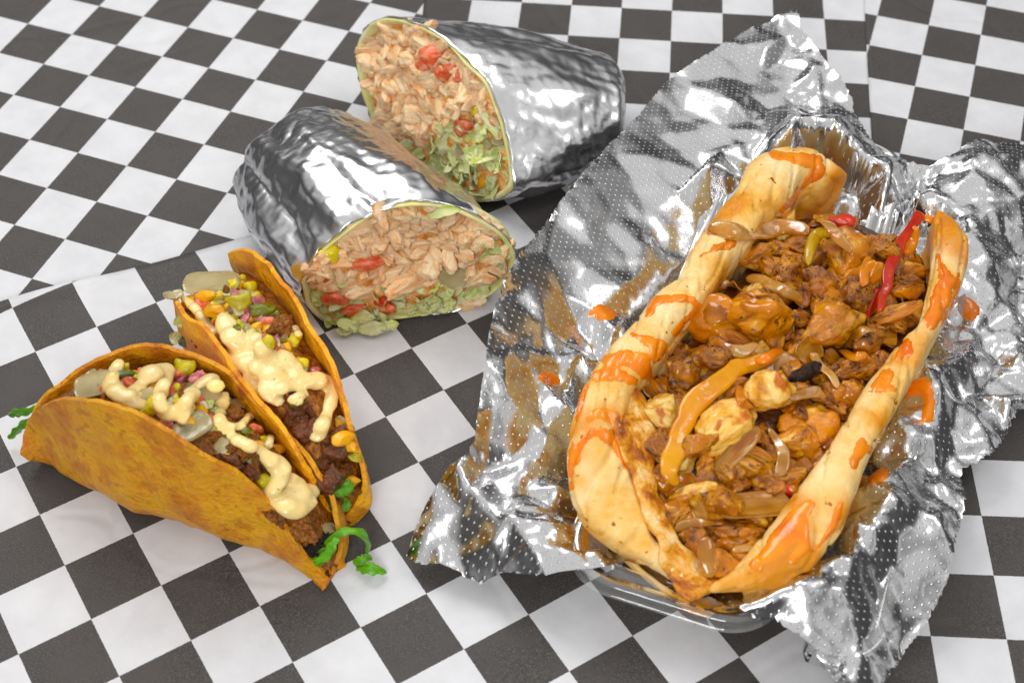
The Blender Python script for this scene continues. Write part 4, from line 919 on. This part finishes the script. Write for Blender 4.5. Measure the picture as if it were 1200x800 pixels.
def bread():
    V1, F1 = lip(LEFT, 110, 2.6, 0); V2, F2 = lip(RIGHT, 90, 2.6, 0)
    # floor of the pocket
    n = 40; A = resample([P((a + c) / 2, (b + d) / 2, z) for a, b, c, d, z in LEFT[1:]], n); B = resample([P((a + c) / 2, (b + d) / 2, z) for a, b, c, d, z in RIGHT], n); rings = []
    for k in range(n):
        a, b = A[k], B[k]; top = []; bot = []
        for u in np.linspace(0, 1, 14):
            p = a * (1 - u) + b * u; zz = (a[2] * (1 - u) + b[2] * u); p = p.copy(); sn = math.sin(math.pi * u) ** 0.5; dp = min(1.0, max(0.0, (zz - 3.5) / 1.5)); p[2] = zz - 0.7 - 1.3 * dp - 1.6 * dp * sn; top.append(p); q = p.copy(); q[2] = p[2] - 0.55; bot.append(q)
        rings.append(np.array(top + bot[::-1]))
    V3, F3 = loft(rings)
    V = np.concatenate([V1, V2, V3]); F = list(F1) + [tuple(i + len(V1) for i in f) for f in F2] + [tuple(i + len(V1) + len(V2) for i in f) for f in F3]
    o = obj('bread', V, F, MT['bread'], SW)
    m = o.modifiers.new('r', 'REMESH'); m.mode = 'VOXEL'; m.voxel_size = 0.0011
    s = o.modifiers.new('s', 'SMOOTH'); s.iterations = 7; s.factor = 0.6
    bake(o)
    me = o.data; n = len(me.vertices); co = np.empty(n * 3); me.vertices.foreach_get('co', co); no = np.empty(n * 3); me.vertices.foreach_get('normal', no)
    co = co.reshape(-1, 3); no = no.reshape(-1, 3); cm = co * 100; d = np.zeros(n)
    for i in range(n):
        p = cm[i]; a = 0.10 * snoise(p, 0.45, 2) + 0.045 * snoise(p, 1.2, 6); w = 1 - abs(snoise(((p[0] * .97 - p[1] * .24) * 1.5, (p[1] * .97 + p[0] * .24) * 0.22, p[2] * 1.2), 0.9, 9)) * 2
        d[i] = a - 0.13 * max(0, w - 0.80) / 0.20 + 0.012 * snoise(p, 5.0, 1)
    co += no * (d / 100)[:, None]; me.vertices.foreach_set('co', co.ravel()); me.update()
    return o
BR_ = bread()
BV, BF = world_vf(BR_)
cling('hot_sauce', 'hot', SW, BV, BF, [
    [(905, 182, 4), (930, 184, 7), (955, 190, 9), (962, 200, 8), (945, 214, 5), (930, 236, 4), (915, 248, 4)], [(845, 268, 6), (860, 285, 5), (838, 290, 5), (822, 300, 3)],
    [(768, 352, 5), (790, 350, 5), (812, 352, 5), (818, 362, 5), (800, 378, 5), (790, 390, 6)], [(765, 356, 5), (757, 372, 3), (764, 366, 4)], [(740, 392, 3), (756, 398, 6), (775, 404, 8), (770, 418, 9)], [(712, 420, 7), (730, 418, 11), (750, 424, 12), (760, 440, 8)], [(698, 440, 7), (720, 436, 8), (740, 446, 6)],
    [(686, 452, 4), (680, 475, 3), (674, 500, 3), (668, 540, 3), (670, 570, 3)], [(690, 490, 7), (704, 484, 8), (722, 494, 8), (728, 510, 8)], [(695, 505, 6), (680, 520, 5), (676, 540, 4)], [(706, 508, 8), (722, 520, 9), (736, 545, 7)],
    [(1098, 300, 4), (1112, 330, 10), (1100, 356, 12), (1092, 380, 9)], [(1126, 310, 3), (1118, 350, 6), (1108, 380, 4)], [(1062, 402, 6), (1060, 412, 8), (1052, 420, 5)], [(1040, 440, 9), (1030, 452, 8), (1050, 456, 5)],
    [(950, 590, 6), (935, 605, 12), (920, 625, 15), (905, 645, 12), (885, 660, 8)], [(940, 615, 10), (945, 640, 6), (930, 655, 5)], [(985, 590, 3), (975, 618, 5), (955, 645, 4)], [(1010, 520, 5), (1000, 545, 6)], [(1000, 540, 5), (1020, 525, 3)],
    [(760, 600, 5), (772, 630, 5), (790, 655, 4)]], 0.045, 5.0)
# filling bed
def filling_bed():
    n = 70; A = resample([P(c, d, z) for a, b, c, d, z in LEFT[1:]], n); B = resample([P(c, d, z) for a, b, c, d, z in RIGHT], n); V = []; m = 44
    for k in range(n):
        for j in range(m + 1):
            u = -0.02 + 1.04 * j / m; p = A[k] * (1 - u) + B[k] * u; z = A[k][2] * (1 - u) + B[k][2] * u
            p[2] = z - 1.80 + 0.65 * math.sin(math.pi * min(max(u, 0), 1)) + 0.25 * snoise(p, 0.6, 3) + 0.10 * snoise(p, 1.9, 3); V.append(p)
    F = [(i * (m + 1) + j, (i + 1) * (m + 1) + j, (i + 1) * (m + 1) + j + 1, i * (m + 1) + j + 1) for i in range(n - 1) for j in range(m)]
    return np.array(V), F
FB = filling_bed(); obj('filling', FB[0], FB[1], MT['gravy_shade'], SW); SS = Surf(); SS.add(*FB)
ZONE = [(965, 225), (1000, 240), (1050, 240), (1090, 262), (1090, 320), (1072, 378), (1030, 440), (985, 515), (955, 556), (905, 628), (835, 688), (800, 660), (770, 610), (745, 560), (738, 500), (745, 460), (785, 405), (835, 348), (880, 290), (930, 240)]
r_ = random.Random(12); pts = []
while len(pts) < 160:
    x, y = r_.uniform(735, 1095), r_.uniform(230, 690)
    if inside(x, y, ZONE) and all((x - a) ** 2 + (y - b) ** 2 > 240 for a, b in pts):
        pts.append((x, y)); a = r_.uniform(18, 31)
        put(r_.choices(['brown_chunk', 'chicken_chunk', 'cooked_onion', 'pale_chunk'], [6, 5, 2.0, 1])[0], SW, SS, x, y, a, a * r_.uniform(.55, .8), r_.uniform(0, 180), flat=0.8, sink=-0.2, tilt=0.4, add=False)
for o in [o for o in SW.children if o.name.split('.')[0] in ('brown_chunk', 'chicken_chunk', 'cooked_onion', 'pale_chunk')]: SS.addo(o)
BIG = [('chicken_chunk', 891, 372, 34, 29, -20), ('chicken_chunk', 972, 384, 27, 33, 60), ('pale_chunk', 898, 458, 21, 29, 80), ('pepper_chunk', 840, 380, 27, 30, 60), ('char_crumb', 942, 438, 24, 11, -18), ('brown_chunk', 935, 374, 9, 15, 80), ('brown_chunk', 1012, 402, 19, 17, 10),
    ('brown_chunk', 1000, 432, 24, 15, -20), ('pale_chunk', 850, 505, 32, 26, -35), ('chicken_chunk', 818, 520, 13, 26, 75), ('pale_chunk', 775, 485, 22, 20, 20), ('brown_chunk', 798, 440, 17, 18, 40), ('chicken_chunk', 948, 500, 38, 30, -25), ('chicken_chunk', 930, 522, 25, 20, -30),
    ('chicken_chunk', 880, 545, 28, 17, 20), ('pale_chunk', 812, 580, 13, 30, 85), ('chicken_chunk', 845, 588, 24, 22, 20), ('brown_chunk', 788, 605, 21, 14, -30), ('brown_chunk', 862, 622, 30, 12, 5), ('chicken_chunk', 872, 655, 20, 22, -50), ('chicken_chunk', 845, 662, 20, 24, 70), ('cooked_onion', 882, 598, 38, 16, -8),
    ('cooked_onion', 866, 528, 30, 9, -45), ('chicken_chunk', 990, 302, 30, 30, 40), ('brown_chunk', 922, 322, 18, 22, 50), ('chicken_chunk', 885, 300, 24, 14, -20), ('char_crumb', 868, 318, 12, 9, 10), ('brown_chunk', 948, 252, 20, 13, 60), ('char_crumb', 980, 243, 13, 8, 20), ('red_dice', 982, 262, 17, 10, 10),
    ('chicken_chunk', 1040, 266, 30, 20, -10), ('brown_chunk', 1032, 290, 20, 14, 20), ('chicken_chunk', 1068, 318, 22, 13, -10), ('pepper_chunk', 1010, 325, 13, 24, 70), ('brown_chunk', 1060, 340, 24, 11, -10), ('chicken_chunk', 1050, 366, 28, 9, -20), ('brown_chunk', 1002, 346, 18, 20, 50), ('brown_chunk', 965, 340, 22, 17, 30),
    ('chicken_chunk', 1005, 466, 24, 16, 20), ('brown_chunk', 972, 462, 20, 13, 0), ('red_dice', 926, 574, 9, 6, 10), ('chicken_chunk', 925, 560, 20, 12, -30), ('brown_chunk', 905, 570, 14, 10, 0), ('chicken_chunk', 860, 418, 20, 12, 10), ('brown_chunk', 838, 420, 18, 13, 10), ('brown_chunk', 770, 525, 18, 15, 40), ('brown_chunk', 778, 560, 16, 16, 40), ('brown_chunk', 1035, 382, 16, 10, -10),
    ('cooked_onion', 945, 412, 16, 13, -50), ('chicken_chunk', 912, 345, 14, 10, 40), ('brown_chunk', 820, 640, 20, 14, 60)]
many(SW, SS, BIG, flat=0.8, sink=-0.30)
strip('yellow_pepper_strip', 'yellow_pepper', SW, SS, [(912, 414, 0.1), (880, 426), (845, 446, .1), (812, 478, .1), (792, 520), (786, 552, .0), (796, 566, -.1)], 13, 3.2, lift=0.30, seed=3, wob=0.16, flat=3.0)
strip('red_pepper_strip', 'red', SW, SS, [(1074, 254), (1058, 276, .1), (1046, 306, .1), (1037, 340), (1029, 368)], 7, 2.6, lift=0.25, seed=4, wob=0.12, flat=3)
strip('red_pepper_strip', 'red', SW, SS, [(1026, 338), (1023, 354), (1016, 376)], 5, 2, lift=0.12, seed=5, wob=0.1)
strip('orange_pepper_strip', 'orange_pepper', SW, SS, [(1088, 256), (1086, 276), (1078, 298)], 7, 5, lift=0.15, seed=6)
strip('orange_pepper_strip', 'orange_pepper', SW, SS, [(1072, 264), (1068, 284), (1060, 300)], 8, 5, lift=0.1, seed=7)
strip('green_pepper_strip', 'olive', SW, SS, [(948, 312), (950, 292), (958, 276), (975, 272), (986, 276)], 8, 4.5, lift=0.2, seed=8)
strip('orange_pepper_strip', 'hot', SW, SS, [(884, 424), (900, 419), (918, 410)], 7, 5, lift=0.45, seed=9)
strip('onion_strip', 'brown_onion', SW, SS, [(874, 326), (895, 330), (918, 340), (942, 352)], 9, 3.5, lift=0.25, seed=10)
strip('onion_strip', 'brown_onion', SW, SS, [(826, 628), (828, 650), (834, 676)], 10, 4, lift=0.2, seed=11)
for i_, L_ in enumerate([[(842, 402), (862, 408), (880, 404)], [(955, 420), (968, 432), (975, 446)], [(1000, 398), (1012, 388), (1030, 386)], [(905, 512), (915, 530), (912, 548)], [(800, 620), (818, 612), (838, 616)], [(870, 640), (890, 634), (908, 622)], [(960, 258), (975, 268), (990, 288)], [(840, 340), (856, 336), (872, 344)], [(930, 468), (944, 462), (960, 466)]]):
    c_ = np.array(L_, float); c_ = (c_.mean(0) + (c_ - c_.mean(0)) * 1.5).tolist(); strip('onion_strip', 'brown_onion', SW, SS, c_, 7.5, 1.5, lift=0.2, seed=20 + i_, wob=0.16, up=(0.5 * math.sin(i_ * 2.1), -0.3, 0.8))
for i_, L_ in enumerate([[(1020, 300), (1014, 318), (1012, 338)], [(985, 410), (1000, 418), (1016, 416)], [(880, 480), (872, 470), (866, 452)], [(950, 545), (966, 540), (980, 524)]]):
    strip('orange_pepper_strip', 'orange_pepper', SW, SS, L_, 7, 2.2, lift=0.16, seed=40 + i_, wob=0.12)
V, F = sweep(resample([P(738, 452, 4.9), P(743, 500, 4.7), P(750, 545, 4.4), P(766, 596, 4.0), P(786, 640, 3.7), P(812, 678, 3.45), P(830, 697, 3.4)], 40), 0.60 + 0.22 * np.sin(np.linspace(0, 9, 40)), 0.13, (0.5, -0.3, 0.8), 12, 0.22, 4, 0, 2.4)
obj('toasted_crust', V, F, MT['crust'], SW)
SSB = Surf(); SSB.add(BV, BF); SSB.add(SS.V, SS.F)
strip('onion_strip', 'brown_onion', SW, SSB, [(828, 270), (845, 268), (866, 272), (890, 271), (915, 266), (938, 268), (948, 274)], 12, 4, lift=0.18, seed=12, flat=2.8)
SVn = np.array(SS.V)
cling('glaze', 'glaze', SW, SVn, SS.F, [[(876, 356, 8), (900, 360, 13), (918, 364, 8)], [(958, 362, 9), (982, 366, 11)], [(930, 518, 8), (952, 526, 10), (970, 516, 7)], [(986, 460, 9), (1012, 468, 10)], [(842, 592, 11), (858, 600, 9)], [(752, 556, 8), (766, 566, 12), (784, 572, 9)], [(786, 592, 7), (802, 588, 7)],
    [(1048, 342, 10), (1068, 348, 10)], [(832, 370, 12), (850, 368, 10)], [(846, 634, 9), (866, 640, 9)], [(796, 434, 10), (812, 440, 8)], [(996, 298, 7), (1008, 310, 6)], [(888, 610, 8), (870, 626, 8)], [(960, 560, 8), (940, 572, 9)], [(1010, 404, 8), (1024, 410, 7)], [(905, 328, 6), (925, 330, 5)], [(1040, 262, 7), (1056, 268, 6)]], 0.035, 9.0, seed=30)
# drips on the foil: each its own puddle
def drip(label, paths, seed):
    x, y = paths[0][0][:2]; sf = Surf(); sf.add(FVx, FFx); p, n = sf.hit(x, y)
    o = cling('sauce_drip', 'hot', None, FVx, FFx, paths, 0.16, 4.0, origin=p, facing=True, seed=seed)
    if o: tag(o, label, 'sauce drip', 'orange sauce drips on the foil')
drip('orange sauce drip on the smooth foil left of the bread, pointed at one end', [[(692, 368, 5), (704, 368, 8), (718, 370, 3)]], 1)
drip('small orange sauce drip low on the left foil wall', [[(634, 442, 4), (644, 443, 7), (654, 446, 4)]], 2)
drip('rounded orange sauce drip on the foil right of the widest bread', [[(1128, 352, 6), (1133, 360, 11), (1140, 366, 9)]], 3)
drip('largest orange sauce puddle, hook shaped, in the foil fold beside the right bread edge', [[(1068, 456, 7), (1084, 452, 9), (1090, 470, 10), (1088, 488, 8), (1080, 492, 4)]], 4)
drip('orange sauce spot on foil between the lower bread edge and the dotted flap', [[(1024, 562, 6), (1034, 552, 7), (1036, 560, 5)]], 5)
